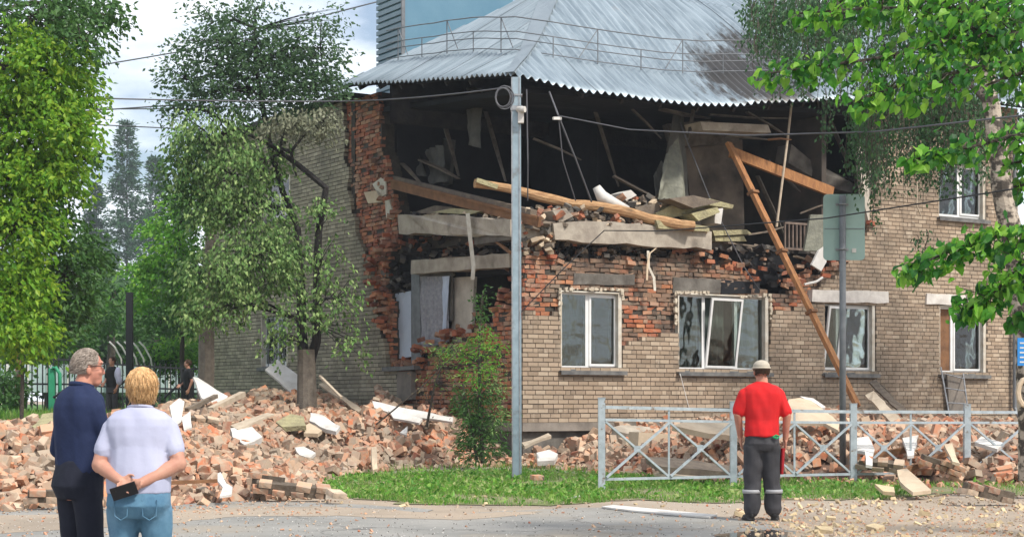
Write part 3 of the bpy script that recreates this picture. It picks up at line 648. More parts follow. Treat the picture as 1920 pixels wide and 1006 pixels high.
# ================================================================== ground, road, verge, heaps
mt['ground'] = M('dusty_ground', (.38,.30,.225), (.27,.22,.17), scale=.7, bump=.02, bscale=9, c3=(.36,.30,.235), s3=.25, t3=(.45,.65))
mt['asphalt'] = M('dusty_asphalt', (.30,.285,.26), (.21,.205,.19), scale=.9, rough=.8, bump=.012, bscale=35, c3=(.34,.29,.23), s3=.45, t3=(.52,.72))
cracks(mt['asphalt'], .45, (.07,.065,.06))
mt['lawn'] = M('lawn_soil', (.09,.20,.03), (.06,.12,.025), scale=1.5, bump=.03)
mt['verge'] = M('verge_soil', (.13,.16,.05), (.24,.20,.13), scale=1.2, bump=.02, bscale=12)
mt['heap'] = M('rubble_dust', (.17,.10,.07), (.11,.07,.05), scale=3, bump=.04, bscale=10)
mt['frag'] = M('broken_brick', None, c2=(.40,.32,.235), scale=7, contrast=(.45,.68), pal=[(.56,.27,.15),(.46,.15,.07),(.58,.38,.25),(.40,.29,.20),(.28,.09,.05),(.52,.36,.25),(.56,.24,.12),(.27,.21,.16),(.62,.46,.33),(.17,.10,.07),(.50,.22,.12),(.36,.31,.25)], bump=.008, bscale=18, c3=(.30,.245,.185), s3=.55, t3=(.50,.66))
mt['pathc'] = M('path_concrete', (.36,.32,.26), (.26,.23,.19), scale=1.5, bump=.006)
mt['puddle'] = M('wet_ground', (.05,.045,.04), rough=.05, spec=.6)
def sheet_px(name, pts, z, m, lift=0.0, n=0, amp=.12, seed=0):
    P = [gnd(x, y, 0) for x, y in pts]; out = []; rr = random.Random(seed)
    for i in range(len(P)):
        a, b = P[i], P[(i+1)%len(P)]; k = max(1, min(60, int((b-a).length/.25))) if n else 1
        for j in range(k):
            p = a.lerp(b, j/k); q = Vector((noise.noise(p*1.7+Vector((seed,0,0))), noise.noise(p*1.7+Vector((0,seed,5))), 0))*amp*2+Vector((noise.noise(p*7), noise.noise(p*7+Vector((3,3,3))), 0))*amp*.5
            p = p+(q if n else Vector((0,0,0))); out.append((p.x, p.y, z))
    me = bpy.data.meshes.new(name); bm = bmesh.new(); f = bm.faces.new([bm.verts.new(p) for p in out]); bmesh.ops.triangulate(bm, faces=[f]); bmesh.ops.recalc_face_normals(bm, faces=bm.faces)
    if bm.faces[0].normal.z < 0: bmesh.ops.reverse_faces(bm, faces=bm.faces)
    bm.to_mesh(me); bm.free(); me.materials.append(m); return tag(link(name, me), kind='structure')
g = MB(); g.add([(-1500,-200,0),(1500,-200,0),(1500,2500,0),(-1500,2500,0)], [(0,1,2,3)]); tag(link('ground', g.mesh('ground', [mt['ground']])), kind='structure')
A = [(-2600,1700),(-1500,975),(0,955),(330,931),(480,936),(600,943),(780,951),(830,966),(1000,955),(1130,951),(1290,962),(1400,975),(1475,990),(1560,1010),(2300,1040),(4600,1700)]
sheet_px('asphalt_road', A, .006, mt['asphalt'], n=1, amp=.10, seed=2)
sheet_px('footpath', [(560,893),(640,880),(900,876),(1120,884),(1120,889),(900,884),(660,889),(590,900)], .012, mt['pathc'], n=1, amp=.05, seed=3)
VG = [(585,905),(640,895),(800,889),(960,888),(1110,893),(1300,898),(1560,903),(1760,908),(1990,912),(1990,930),(1800,926),(1690,933),(1560,937),(1440,936),(1350,944),(1200,937),(1120,941),(1030,948),(900,946),(760,944),(650,932),(590,918)]
sheet_px('grass_verge', VG, .010, mt['verge'], n=1, amp=.12, seed=4)
sheet_px('dirt_strip', [(-40,968),(200,962),(450,950),(640,950),(840,964),(1010,958),(1000,963),(860,976),(640,968),(450,968),(200,990),(-40,1004)], .009, mt['ground'], n=1, amp=.13, seed=12)
sheet_px('dirt_strip', [(1395,972),(1480,966),(1700,960),(1960,958),(1960,1015),(1560,1012),(1470,992)], .009, mt['ground'], n=1, amp=.15, seed=14)
# painted line / pale lath lying at the road edge
P = [gnd(1128,953), gnd(1150,950), gnd(1345,969), gnd(1330,973), gnd(1180,960)]
mb = MB(); mb.prism([(p.x,p.y,.012) for p in P], (0,0,.02)); solo('white_lath', mb, mt['plaster'], 'long thin white lath lying on the edge of the road', 'lath')
# puddle
sheet_px('puddle', [(1340,1004),(1395,998),(1440,994),(1500,1000),(1530,1006),(1490,1012),(1380,1012)], .016, mt['puddle'], n=1, amp=.05, seed=8)
# lawn rising behind the heap on the left
def lawn_h(x, y):
    a = max(0, min(1, (y-31)/9)); a = a*a*(3-2*a); b = max(0, min(1, (-5.2-x)/2.5)) if y < 56 else 1
    return -.05+.92*a*b+.05*noise.noise(Vector((x*.3, y*.3, 0)))*a*b
def grid_sheet(name, xs, ys, fn, m, kind='structure'):
    vs = [(x, y, fn(x, y)) for y in ys for x in xs]; n = len(xs); fs = [(j*n+i, j*n+i+1, (j+1)*n+i+1, (j+1)*n+i) for j in range(len(ys)-1) for i in range(n-1)]
    mb = MB(); mb.add(vs, fs); o = link(name, mb.mesh(name, [m], True)); tag(o, kind=kind); return o
grid_sheet('lawn', [-120+i*2 for i in range(48)]+[-24+.5*i for i in range(60)]+[6+i*4 for i in range(30)], [30+.5*i for i in range(50)]+[55+i*4 for i in range(40)], lambda x, y: lawn_h(x, y) if (x < -5.2 or y > 56) else -.3, mt['lawn'])
# --- rubble heights
def lerp_tab(t, x):
    if x <= t[0][0]: return t[0][1]
    for (a, za), (b, zb) in zip(t, t[1:]):
        if x <= b: return za+(zb-za)*(x-a)/(b-a)
    return t[-1][1]
FOOT = [gnd(x, y) for x, y in [(-500,965),(-150,965),(0,955),(150,948),(300,944),(450,938),(585,932)]]+[gnd(x, y) for x, y in [(610,905),(680,890),(760,880),(900,874),(975,872)]]
FL_ = [(p.x, p.y) for p in FOOT]
CREST = [(-17,.7),(-12.5,.85),(-10.4,.95),(-9,1.05),(-7.6,1.62),(-6.2,1.85),(-4.9,1.9),(-3.8,1.75),(-3.1,1.45),(-2.2,1.2),(-1.3,.95),(-.6,.5),(.2,.25)]
def seg_d(p, a, b):
    ax, ay = a; bx, by = b; dx, dy = bx-ax, by-ay; t = max(0, min(1, ((p[0]-ax)*dx+(p[1]-ay)*dy)/(dx*dx+dy*dy))); return math.hypot(p[0]-ax-t*dx, p[1]-ay-t*dy)
LPOLY = FL_+[(.2,36.2),(-14,56),(-30,46),(-30,20)]
def hleft(x, y):
    if not pip(LPOLY, x, y): return -.3
    d = min(seg_d((x, y), FL_[i], FL_[i+1]) for i in range(len(FL_)-1)); c = lerp_tab(CREST, x)
    k = 6.5 if x < -3.2 else (2.2 if x < -2 else 1.4)
    h = c*(1-math.exp(-d/k))*1.08-.03
    h *= .55+.45*min(1, d/3.0) if x < -3 else 1
    if y > 40 and x < -6.5: h *= max(0, 1-(y-40)/5)
    return h+.16*noise.noise(Vector((x*.8, y*.8, 3)))*min(1, d)+.07*noise.noise(Vector((x*2.2, y*2.2, 1)))*min(1, d*2)
RFOOT = [gnd(x, y) for x, y in [(968,874),(1020,876),(1100,884),(1160,890),(1300,898),(1450,903),(1700,908),(1960,912),(2100,914)]]
RF_ = [(p.x, p.y) for p in RFOOT]
RPOLY = RF_+[(16,45)]+[(14,45.2),(C0.x,C0.y)]
RCREST = [(.1,.5),(1,.68),(2.2,.85),(3.5,.85),(5,.92),(6.0,1.05),(6.9,1.0),(7.7,.85),(9,.8),(10.2,.7),(11.5,.6),(14,.5)]
def hright(x, y):
    if not pip(RPOLY, x, y): return -.3
    d = min(seg_d((x, y), RF_[i], RF_[i+1]) for i in range(len(RF_)-1)); c = lerp_tab(RCREST, x*36/max(y, 20)*1.0)
    return c*(1-math.exp(-d/2.0))*1.05-.03+.14*noise.noise(Vector((x*.8, y*.8, 7)))*min(1, d)+.06*noise.noise(Vector((x*2.2, y*2.2, 1)))*min(1, d*2)
o = grid_sheet('rubble_mound', [-24+.25*i for i in range(98)], [20+.25*i for i in range(110)], hleft, mt['heap'], 'structure')
o = grid_sheet('rubble_mound', [0+.25*i for i in range(58)], [26+.25*i for i in range(80)], hright, mt['heap'], 'structure')
def heap_h(x, y): return max(hleft(x, y), hright(x, y), 0.0)
# --- brick fragments
def frag_mesh(seed, L=.25, Wd=.12, H=.075, broken=True):
    r = random.Random(seed); bm = bmesh.new(); pts = []
    l = L*r.uniform(.45, 1.0) if broken else L
    for sx in (-1,1):
        for sy in (-1,1):
            for sz in (-1,1): pts.append(Vector((sx*l/2*r.uniform(.8,1), sy*Wd/2*r.uniform(.88,1), sz*H/2*r.uniform(.9,1))))
    for _ in range(3 if broken else 1): pts.append(Vector((l/2*r.uniform(.6,1.15), Wd/2*r.uniform(-1,1), H/2*r.uniform(-1,1))))
    for p in pts: bm.verts.new(p)
    bmesh.ops.convex_hull(bm, input=bm.verts)
    for v in [v for v in bm.verts if not v.link_faces]: bm.verts.remove(v)
    bmesh.ops.triangulate(bm, faces=bm.faces); bmesh.ops.recalc_face_normals(bm, faces=bm.faces)
    m = bpy.data.meshes.new('broken_brick'); bm.to_mesh(m); bm.free(); m.materials.append(mt['frag']); return m
FR = [frag_mesh(i, L=.26, Wd=.125, H=.085, broken=i % 4 != 0) for i in range(14)]
FRnp = []
for m in FR:
    v = np.array([q.co[:] for q in m.vertices]); f = np.array([list(p.vertices) for p in m.polygons]); FRnp.append((v, f))
def rots(n, flat=.5):
    e = nr.uniform(-1, 1, (n, 3))*np.array([math.pi*flat, math.pi*flat, math.pi]); cx, cy, cz = np.cos(e).T; sx, sy, sz = np.sin(e).T
    Rm = np.empty((n,3,3)); Rm[:,0,0]=cy*cz; Rm[:,0,1]=sx*sy*cz-cx*sz; Rm[:,0,2]=cx*sy*cz+sx*sz; Rm[:,1,0]=cy*sz; Rm[:,1,1]=sx*sy*sz+cx*cz; Rm[:,1,2]=cx*sy*sz-sx*cz; Rm[:,2,0]=-sy; Rm[:,2,1]=sx*cy; Rm[:,2,2]=cx*cy
    return Rm, e
def np_mesh(name, V, F, mats, smooth=False):
    m = bpy.data.meshes.new(name); nv, nf, k = len(V), len(F), F.shape[1]
    m.vertices.add(nv); m.vertices.foreach_set('co', V.astype(np.float32).ravel())
    m.loops.add(nf*k); m.loops.foreach_set('vertex_index', F.astype(np.int32).ravel())
    m.polygons.add(nf); m.polygons.foreach_set('loop_start', np.arange(0, nf*k, k, dtype=np.int32))
    m.update(calc_edges=True)
    for t in (mats if isinstance(mats, (list, tuple)) else [mats]): m.materials.append(t)
    m.polygons.foreach_set('use_smooth', [bool(smooth)]*nf)
    m.validate(); return m
pos = []
def scatter(n, xr, yr, fn, sc=(.28,1.5)):
    out = []
    while len(out) < n:
        x, y = rng.uniform(*xr), rng.uniform(*yr); h = fn(x, y)
        if h < -.2: continue
        out.append((x, y, max(h, 0)+rng.uniform(-.03, .12), sc[0]+(sc[1]-sc[0])*rng.random()**1.9))
    return out
pl = scatter(17000, (-14, .2), (21, 44), lambda x, y: hleft(x, y) if (x > -.33*y-1) else -1)
prr = scatter(8000, (0, 14), (27, 45), hright)
# spill beyond the foot
for _ in range(260):
    i = rng.randrange(len(FL_)-1); t = rng.random(); x = FL_[i][0]+(FL_[i+1][0]-FL_[i][0])*t; y = FL_[i][1]+(FL_[i+1][1]-FL_[i][1])*t-abs(rng.gauss(0,.35)); pl.append((x, y, .03, rng.uniform(.35, 1)))
for _ in range(160):
    i = rng.randrange(len(RF_)-1); t = rng.random(); x = RF_[i][0]+(RF_[i+1][0]-RF_[i][0])*t; y = RF_[i][1]+(RF_[i+1][1]-RF_[i][1])*t-abs(rng.gauss(0,.5)); prr.append((x, y, .03, rng.uniform(.3, .9)))
def emit(lst, nobj, label, group):
    lst = sorted(lst, key=lambda p: p[1]-6*p[3]); front = lst[:nobj]; rest = np.array(lst[nobj:])
    for x, y, z, s in front:
        o = link('broken_brick', FR[rng.randrange(len(FR))], None, (x, y, z), (rng.uniform(-.5,.5), rng.uniform(-.5,.5), rng.uniform(0,6.28)))
        o.scale = (s, s*rng.uniform(.8,1.2), s); tag(o, label, 'brick', group)
    Vs, Fs, b = [], [], 0; k = nr.randint(0, len(FRnp), len(rest)); Rm, _ = rots(len(rest), .45)
    for t in range(len(FRnp)):
        idx = np.where(k == t)[0]
        if not len(idx): continue
        v, f = FRnp[t]; V = np.einsum('nij,vj->nvi', Rm[idx], v)*rest[idx, 3][:, None, None]+rest[idx, :3][:, None, :]
        Vs.append(V.reshape(-1, 3)); Fs.append((f[None]+(np.arange(len(idx))*len(v))[:, None, None]).reshape(-1, 3)+b); b += len(idx)*len(v)
    o = link('rubble', np_mesh('rubble', np.concatenate(Vs), np.concatenate(Fs), mt['frag'])); tag(o, 'broken bricks and mortar filling the '+('big heap at the left' if 'side' in group else 'heap behind the barrier'), None, None, 'stuff')
emit(pl, 170, 'broken brick at the foot of the big rubble heap left of the lamp pole', 'broken bricks of the heap at the side wall')
emit(prr, 125, 'broken brick in the rubble behind the silver barrier', 'broken bricks of the heap behind the barrier')
# small crumbs on road, path and verge
def crumbs(name, n, area, s0, s1, m, label, dens=None):
    pts = []
    while len(pts) < n:
        px, py = rng.uniform(area[0], area[2]), rng.uniform(area[1], area[3])
        if dens and rng.random() > dens(px, py): continue
        p = gnd(px, py); pts.append((p.x, p.y, .012, rng.uniform(s0, s1)**1.0))
    rest = np.array(pts); Rm, _ = rots(n, .3); k = nr.randint(0, len(FRnp), n); Vs, Fs, b = [], [], 0
    for t in range(len(FRnp)):
        idx = np.where(k == t)[0]
        if not len(idx): continue
        v, f = FRnp[t]; V = np.einsum('nij,vj->nvi', Rm[idx], v)*rest[idx, 3][:, None, None]+rest[idx, :3][:, None, :]
        Vs.append(V.reshape(-1, 3)); Fs.append((f[None]+(np.arange(len(idx))*len(v))[:, None, None]).reshape(-1, 3)+b); b += len(idx)*len(v)
    tag(link(name, np_mesh(name, np.concatenate(Vs), np.concatenate(Fs), m)), label, None, None, 'stuff')
crumbs('brick_crumbs', 2600, (-20, 900, 1940, 1012), .05, .24, mt['frag'], 'brick crumbs strewn over the road edge', lambda x, y: (.9 if (y < 965 and x < 640) or x > 1380 else .16)*(1 if not (700 < x < 1100 and y > 965) else .15))
crumbs('foam_crumbs', 300, (1380, 925, 1940, 1012), .10, .42, mt['foamy'], 'pale yellow insulation crumbs strewn by the puddle', lambda x, y: (1.0 if (1480 < x < 1640 and y > 985) else .35))
crumbs('foam_crumbs', 110, (560, 880, 1400, 950), .12, .40, mt['foamy'], 'pale insulation crumbs on the grass verge')
crumbs('grit', 1500, (-20, 925, 1940, 1012), .02, .07, mt['plaster'], 'pale grit on the road')
crumbs('dark_grit', 900, (-20, 940, 1940, 1012), .02, .08, mt['concrete_dark'], 'dark grit on the road')
# larger single yellow chunks
for i, (x, y, s, w) in enumerate([(1558,976,.5,'nearest the worker in red'),(1733,968,.9,'biggest one, lying alone on the pale dirt'),(1860,990,.6,'at the right edge of the road'),(1660,915,.7,'under the second barrier panel'),(1640,995,.8,'among the pieces right of the puddle'),(1545,1000,.9,'at the tip of the puddle'),(1385,968,.7,"beside the worker's left shoe"),(1350,938,.6,'at the front edge of the grass'),(1078,937,.6,'beside the first barrier post'),(893,895,.55,'on the grass left of the lamp pole')]):
    p = gnd(x, y); o = link('foam_chunk', None); bpy.data.objects.remove(o)
    m_ = FR[i % 14].copy(); m_.materials.clear(); m_.materials.append(mt['foamy'] if i != 8 else mt['plaster']); o = link('foam_chunk', m_, None, (p.x, p.y, .03), (.2, .1, i*1.3)); o.scale = (s*.9, s*1.3, s)
    tag(o, ('pale' if i == 8 else 'yellow')+' insulation chunk '+w, 'insulation chunk')
# --- boards, slabs and sheets lying about: outline given by corners with their own distances
def hit(px, py):           # where the sight line meets the heap or the ground
    Y = 20.0
    while Y < 46:
        p = at(px, py, Y)
        if p.z <= heap_h(p.x, p.y)+.05: return Y
        Y += .05
    return None
def slab(name, pts, th, m, label, cat, group=None, amp=.02, up=None, seed=0):
    hs = [(hit(x, y), Y) for x, y, Y in pts]; ds = [h-Y for h, Y in hs if h]
    if ds:
        d = min(ds)-1.25; pts = [(x, y, Y+d) for x, y, Y in pts]
    P = [at(*p) for p in pts]; n = Vector((0,0,0))
    for i in range(len(P)): n += (P[i]-P[0]).cross(P[(i+1)%len(P)]-P[0])
    n.normalize()
    if n.y < 0: n = -n
    rr = random.Random(seed+len(P)); out = []
    for i in range(len(P)):
        a, b = P[i], P[(i+1)%len(P)]; k = 1 if (b-a).length < .5 else max(1, int((b-a).length/.3))
        for j in range(k):
            p = a.lerp(b, j/k); out.append(p+(Vector((rr.uniform(-amp,amp), rr.uniform(-amp,amp), rr.uniform(-amp,amp))) if j else Vector((0,0,0))))
    mb = MB(); mb.prism(out, n*th); return solo(name, mb, m, label, cat, group)
slab('board', [(497,692,40.2),(520,673,40.8),(582,722,39.6),(572,735,39.2),(545,735,39.2)], .05, mt['plaster'], 'pale grey board leaning under the barred side window', 'board', seed=1)
slab('board', [(362,706,37.5),(372,708,37.7),(427,742,37.2),(418,768,36.2),(378,745,36.6)], .05, mt['plaster'], 'white board sticking up right of the distant man in black', 'board', seed=2)
slab('board', [(318,760,33),(336,746,33.4),(346,752,33.4),(340,790,32.6),(326,800,32.4)], .04, mt['plaster'], "white sheet standing behind the blonde woman's shoulder", 'board', seed=3)
slab('board', [(340,782,32.4),(357,770,32.6),(360,800,32),(345,806,31.8)], .04, mt['plaster'], 'small grey white sheet leaning left of the dark masonry lump', 'board', seed=4)
slab('lath', [(598,719,38.5),(606,717,38.5),(679,766,37),(672,771,36.8)], .04, mt['palewood'], 'pale narrow lath sloping down the heap beside the charred tree', 'lath', seed=5)
slab('board', [(698,751,37.5),(762,765,37),(850,781,36.4),(848,790,36.2),(780,782,36.6),(702,764,37.2)], .05, mt['plaster'], 'long white board at the top right of the left heap', 'board', seed=6)
slab('board', [(728,768,36.4),(792,784,35.8),(786,792,35.6),(738,783,36)], .05, mt['plaster'], 'broken white board below the long white board', 'board', seed=7)
slab('lath', [(432,797,32.8),(500,773,33.8),(514,775,33.6),(446,804,32.4)], .04, mt['palewood'], 'pale lath lying across the middle of the left heap', 'lath', seed=8)
slab('plaster_slab', [(432,802,31.2),(472,798,31.6),(492,818,30.8),(458,833,30),(436,818,30.4)], .12, mt['plaster'], 'white plaster slab in the middle of the left heap', 'slab', seed=9)
slab('plaster_slab', [(517,790,32.5),(545,775,33.2),(570,780,33),(574,797,32.2),(530,800,32.2)], .10, mt['insul'], 'green stained pale slab right of the white plaster slab', 'slab', seed=10)
slab('plaster_slab', [(582,773,33.4),(598,775,33.4),(638,798,32.2),(630,808,31.8),(612,804,32),(580,788,32.8)], .08, mt['plaster'], 'white slab with a dark curved mark right of the green stained one', 'slab', seed=11)
slab('plaster_slab', [(567,800,31.2),(580,792,31.5),(604,806,31),(596,812,30.8),(570,811,30.8)], .08, mt['cream'], 'cream slab below the green stained one', 'slab', seed=12)
slab('plaster_slab', [(553,838,28.4),(570,836,28.5),(592,848,28),(580,858,27.6),(562,852,27.8)], .06, mt['plaster'], 'small white slab low on the left heap', 'slab', seed=13)
slab('white_rag', [(408,886,24.3),(414,884,24.3),(424,905,23.9),(436,912,23.7),(434,926,23.4),(412,929,23.3),(418,912,23.7),(408,900,24)], .03, mt['plaster'], 'torn white rag at the foot of the left heap', 'rag', amp=.04, seed=14)
slab('plaster_slab', [(697,838,28.9),(706,836,29),(708,878,27.9),(699,880,27.8)], .08, mt['cream'], 'upright grey block on the right flank of the left heap', 'slab', seed=15)
slab('plaster_slab', [(750,810,33.2),(764,798,33.6),(762,815,33)], .04, mt['plaster'], 'white triangular splinter left of the bush', 'slab', seed=16)
slab('foam_sheet', [(60,798,30.5),(80,775,31.5),(104,772,31.6),(106,806,30.2),(70,806,30.2)], .10, mt['insul'], 'larger yellow green insulation sheet behind the older man', 'insulation sheet', seed=17)
slab('foam_sheet', [(32,790,30.8),(62,774,31.4),(72,776,31.4),(56,796,30.5),(40,800,30.4)], .06, mt['cream'], 'pale tilted sheet left of the yellow green one', 'insulation sheet', seed=18)
slab('lath', [(292,755,34),(296,752,34),(290,700,35.5),(286,702,35.5)], .03, mt['oldwood'], 'thin dark lath standing behind the blonde woman', 'lath') if False else None
for i, (x0,y0,x1,y1,Y0,Y1,w,mk,lab) in enumerate([(350,768,405,742,36.5,38,.10,'oldwood','grey split beam below the white board by the distant man'),(395,768,455,738,36.8,38.6,.14,'palewood','upper thick pale beam crossing the top of the left heap'),(395,782,470,752,35.8,38,.12,'palewood','lower thick pale beam crossing the top of the left heap'),(600,705,640,745,39.2,38,.06,'palewood','short pale stick at the foot of the charred tree'),(300,905,420,900,26.5,27,.06,'timber_brown','reddish stick lying low on the left heap')]):
    Y0 = (hit(x0, y0) or Y0)-.9; Y1 = (hit(x1, y1) or Y1)-.9
    mb = MB(); mb.beam(at(x0,y0,Y0), at(x1,y1,Y1), w, w*.8); solo('timber', mb, mt[mk], lab, 'timber')
# right heap
mb = MB(); mb.beam(at(1188,822,33.3), at(1384,834,34.2), .42, .27); solo('concrete_block', mb, mt['cream'], 'thick cream concrete block lying behind the first barrier panel', 'concrete block')
slab('concrete_slab', [(1150,800,33.6),(1165,796,33.9),(1230,800,34.5),(1226,806,34.1),(1176,812,33.6),(1160,808,33.5)], .18, mt['concrete'], 'grey slab end resting on the thick cream block', 'slab', seed=22)
slab('cream_board', [(1262,797,35.2),(1300,786,36),(1380,792,36.4),(1384,820,35.6),(1330,812,35.3)], .10, mt['cream'], 'broad cream sheet sloping against the wall under the wide window', 'board', seed=23)
slab('concrete_slab', [(1212,856,31.4),(1290,860,31.6),(1382,874,31.4),(1378,884,30.8),(1240,874,30.7)], .10, mt['oldwood'], 'flat grey slab low behind the first barrier panel', 'slab', seed=24)
slab('plank', [(1226,886,29.6),(1320,880,30.2),(1362,886,30),(1300,894,29.3)], .05, mt['palewood'], 'pale plank at the edge of the grass behind the first barrier panel', 'plank', seed=25)
slab('plank', [(978,829,33.5),(1028,811,34.4),(1034,816,34.2),(984,836,33.2)], .06, mt['palewood'], 'shorter pale plank right of the lamp pole', 'plank', seed=26)
slab('plank', [(978,842,32.6),(1084,806,34.4),(1088,812,34.2),(986,850,32.3)], .06, mt['palewood'], 'longer pale plank right of the lamp pole', 'plank', seed=27)
slab('plaster_slab', [(1006,848,32.2),(1030,842,32.5),(1046,850,32.2),(1040,862,31.8),(1008,864,31.8)], .10, mt['plaster'], 'white lump right of the lamp pole below the planks', 'slab', seed=28)
slab('plywood_sheet', [(1478,748,34.5),(1500,745,35),(1520,750,35),(1545,768,34.4),(1574,792,33.6),(1572,806,33.2),(1545,792,33.4),(1478,792,33.4)], .06, mt['cream'], 'large cream plywood sheet right of the worker in red', 'board', seed=29)
slab('plywood_sheet', [(1500,742,35.4),(1525,746,35.4),(1548,762,35),(1538,766,34.8)], .05, mt['plaster'], 'white sheet on top of the cream plywood', 'board', seed=30)
slab('board', [(1606,820,32),(1628,817,32.2),(1640,842,31.4),(1636,872,30.6),(1624,870,30.6),(1622,846,31.2),(1608,844,31.3)], .05, mt['plaster'], 'bluish white board right of the second barrier post', 'board', seed=31)
slab('board', [(1692,820,32.6),(1722,815,32.8),(1714,852,31.6),(1702,854,31.5)], .05, mt['plaster'], 'crumpled white board in the middle of the right heap', 'board', seed=32)
slab('board', [(1828,828,33),(1840,817,33.4),(1884,830,33),(1870,841,32.6)], .06, mt['plaster'], 'white slab near the right end of the rubble', 'board', seed=33)
slab('board', [(1770,832,32),(1785,830,32),(1800,868,31),(1786,864,31)], .05, mt['cream'], 'cream board leaning left of the third barrier post', 'board', seed=34)
slab('board', [(1682,880,28.4),(1700,877,28.6),(1746,918,27),(1712,922,26.8),(1688,902,27.6)], .05, mt['cream'], 'tan board tilted against the barrier onto the grass', 'board', seed=35)
slab('board', [(1640,906,27.6),(1676,912,27.4),(1678,922,27),(1656,920,27.1)], .05, mt['foamy'], 'flat yellow board lying under the barrier', 'board', seed=36)
slab('plank', [(1630,716,40),(1642,710,40.2),(1700,768,37.5),(1692,778,37.2)], .05, mt['oldwood'], 'upper grey plank leaning on the wall right of the orange beam', 'plank', seed=37)
slab('plank', [(1622,740,38.8),(1638,732,39),(1690,785,36.6),(1672,792,36.4)], .05, mt['palewood'], 'lower pale plank leaning on the wall right of the orange beam', 'plank', seed=38)
for i, (x0,y0,x1,y1,Y0,Y1,w,lab) in enumerate([(1600,862,1700,842,32,33,.10,'brown beam end poking out behind the sign post'),(1690,885,1790,842,29.5,32.5,.08,'brown batten crossing the right heap')]):
    Y0 = (hit(x0, y0) or Y0)-.9; Y1 = (hit(x1, y1) or Y1)-.9
    mb = MB(); mb.beam(at(x0,y0,Y0), at(x1,y1,Y1), w, w); solo('timber', mb, mt['timber_brown'], lab, 'timber')
# lumps of masonry still bonded together: each brick its own part
def masonry(px, py, h, rot, nx, ny, label, m='frag', seed=0):
    Y = hit(px, py) or gnd(px, py, h).y; p = at(px, py, Y-(.7 if py < 960 and h > .01 else .1)); t = thing('masonry_lump', label, 'masonry lump', p, 0); t.rotation_euler = rot
    r = random.Random(seed); mb = MB(); mb.box(-nx*.13+.05, nx*.13-.05, -.075, .075, .014, ny*.09-.02); part('mortar', mb, mt['mortar'], t)
    sh = MASON
    for j in range(ny):
        for i in range(nx):
            if r.random() < .12: continue
            o = link('brick', sh, t, ((i-nx/2+.5+(.5 if j % 2 else 0)*.5-.12)*.26, r.uniform(-.03,.03), j*.09+.045)); o.scale = (r.uniform(.7,1), r.uniform(.8,1), 1); o.rotation_euler = (r.uniform(-.08,.08),r.uniform(-.08,.08),r.uniform(-.2,.2))
MASON = frag_mesh(91, .25, .25, .078, broken=False)
masonry(545,928,.05,(.25,.1,.15), 4, 2, 'reddest masonry lump at the front tip of the left heap', seed=1)
masonry(500,925,.05,(-.1,.1,-.3), 2, 3, 'dark stack of three bricks left of the reddest lump', seed=2)
masonry(85,942,.03,(.1,0,.2), 2, 2, 'masonry lump low on the left behind the older man', seed=3)
masonry(372,805,.9,(.3,.1,.5), 3, 3, 'dark masonry lump right of the leaning white sheets', seed=5)
masonry(215,1000,.03,(.1,.05,.1), 2, 1, 'brick pair on the road below the older man', seed=6)
masonry(95,1000,.02,(.1,.05,-.3), 1, 1, 'lone brick on the road at the lower left', seed=7)
masonry(1010,900,.05,(.1,.05,.1), 1, 1, 'lone brick on the grass right of the lamp pole', seed=8)
masonry(1850,935,.05,(.1,.2,.2), 3, 2, 'masonry lump on the dirt in front of the third barrier post', seed=9)
masonry(1760,880,.2,(.2,.3,.2), 3, 2, 'red masonry lump behind the third barrier panel', seed=11)
masonry(1650,880,.2,(.4,.1,-.3), 3, 2, 'masonry lump right of the second barrier post', seed=12)
masonry(633,932,.03,(.3,.1,.7), 1, 1, 'grey lone brick at the left tip of the grass verge', seed=13)
# ================================================================== upstairs debris
def bfL(x, y, v): return FW(x, y, v)
def beam_thing(name, p0, p1, w, h, m, label, cat, **k):
    mb = MB(); p0, p1 = Vector(p0), Vector(p1); n = 8; r = random.Random(int(p0.x*100)); pts = [p0.lerp(p1, i/n) for i in range(n+1)]
    for i in range(n): mb.beam(pts[i], pts[i+1]+(pts[i+1]-pts[i])*.004, w, h)
    return solo(name, mb, m, label, cat)
def log(name, p0, p1, r0, r1, m, label, cat):
    mb = MB(); p0, p1 = Vector(p0), Vector(p1); r = random.Random(5); n = 14
    pts = [p0.lerp(p1, i/n)+Vector((0,0,.03*math.sin(i*.9)+r.uniform(-.012,.012))) for i in range(n+1)]
    mb.tube(pts, [r0+(r1-r0)*i/n+r.uniform(-.012,.012) for i in range(n+1)], 10); return solo(name, mb, m, label, cat, smooth=False)
log('log', SW(890,344,-.6), FW(1300,424,-.35), .10, .13, mt['log'], 'long pale peeled log lying across the upper slab', 'log')
mb = MB(); a = SW(893,338,-.6); mb.beam(a, a+Vector((.45,.1,-.14)), .16, .10); solo('plank', mb, mt['insul'], 'short greenish board under the left end of the pale log', 'board')
beam_thing('beam', SW(728,335,.3), FW(1000,402,-.2), .16, .2, mt['oldwood'], 'upper grey brown beam slanting across the left of the upper floor', 'beam')
mb = MB(); mb.beam(SW(735,345,-.1), FW(1012,416,-.5), .07, .22); mb.beam(SW(735,338,-.05), FW(1012,409,-.45), .2, .04); solo('beam', mb, mt['timber_brown'], 'rusty brown beam slanting below the grey brown one', 'beam')
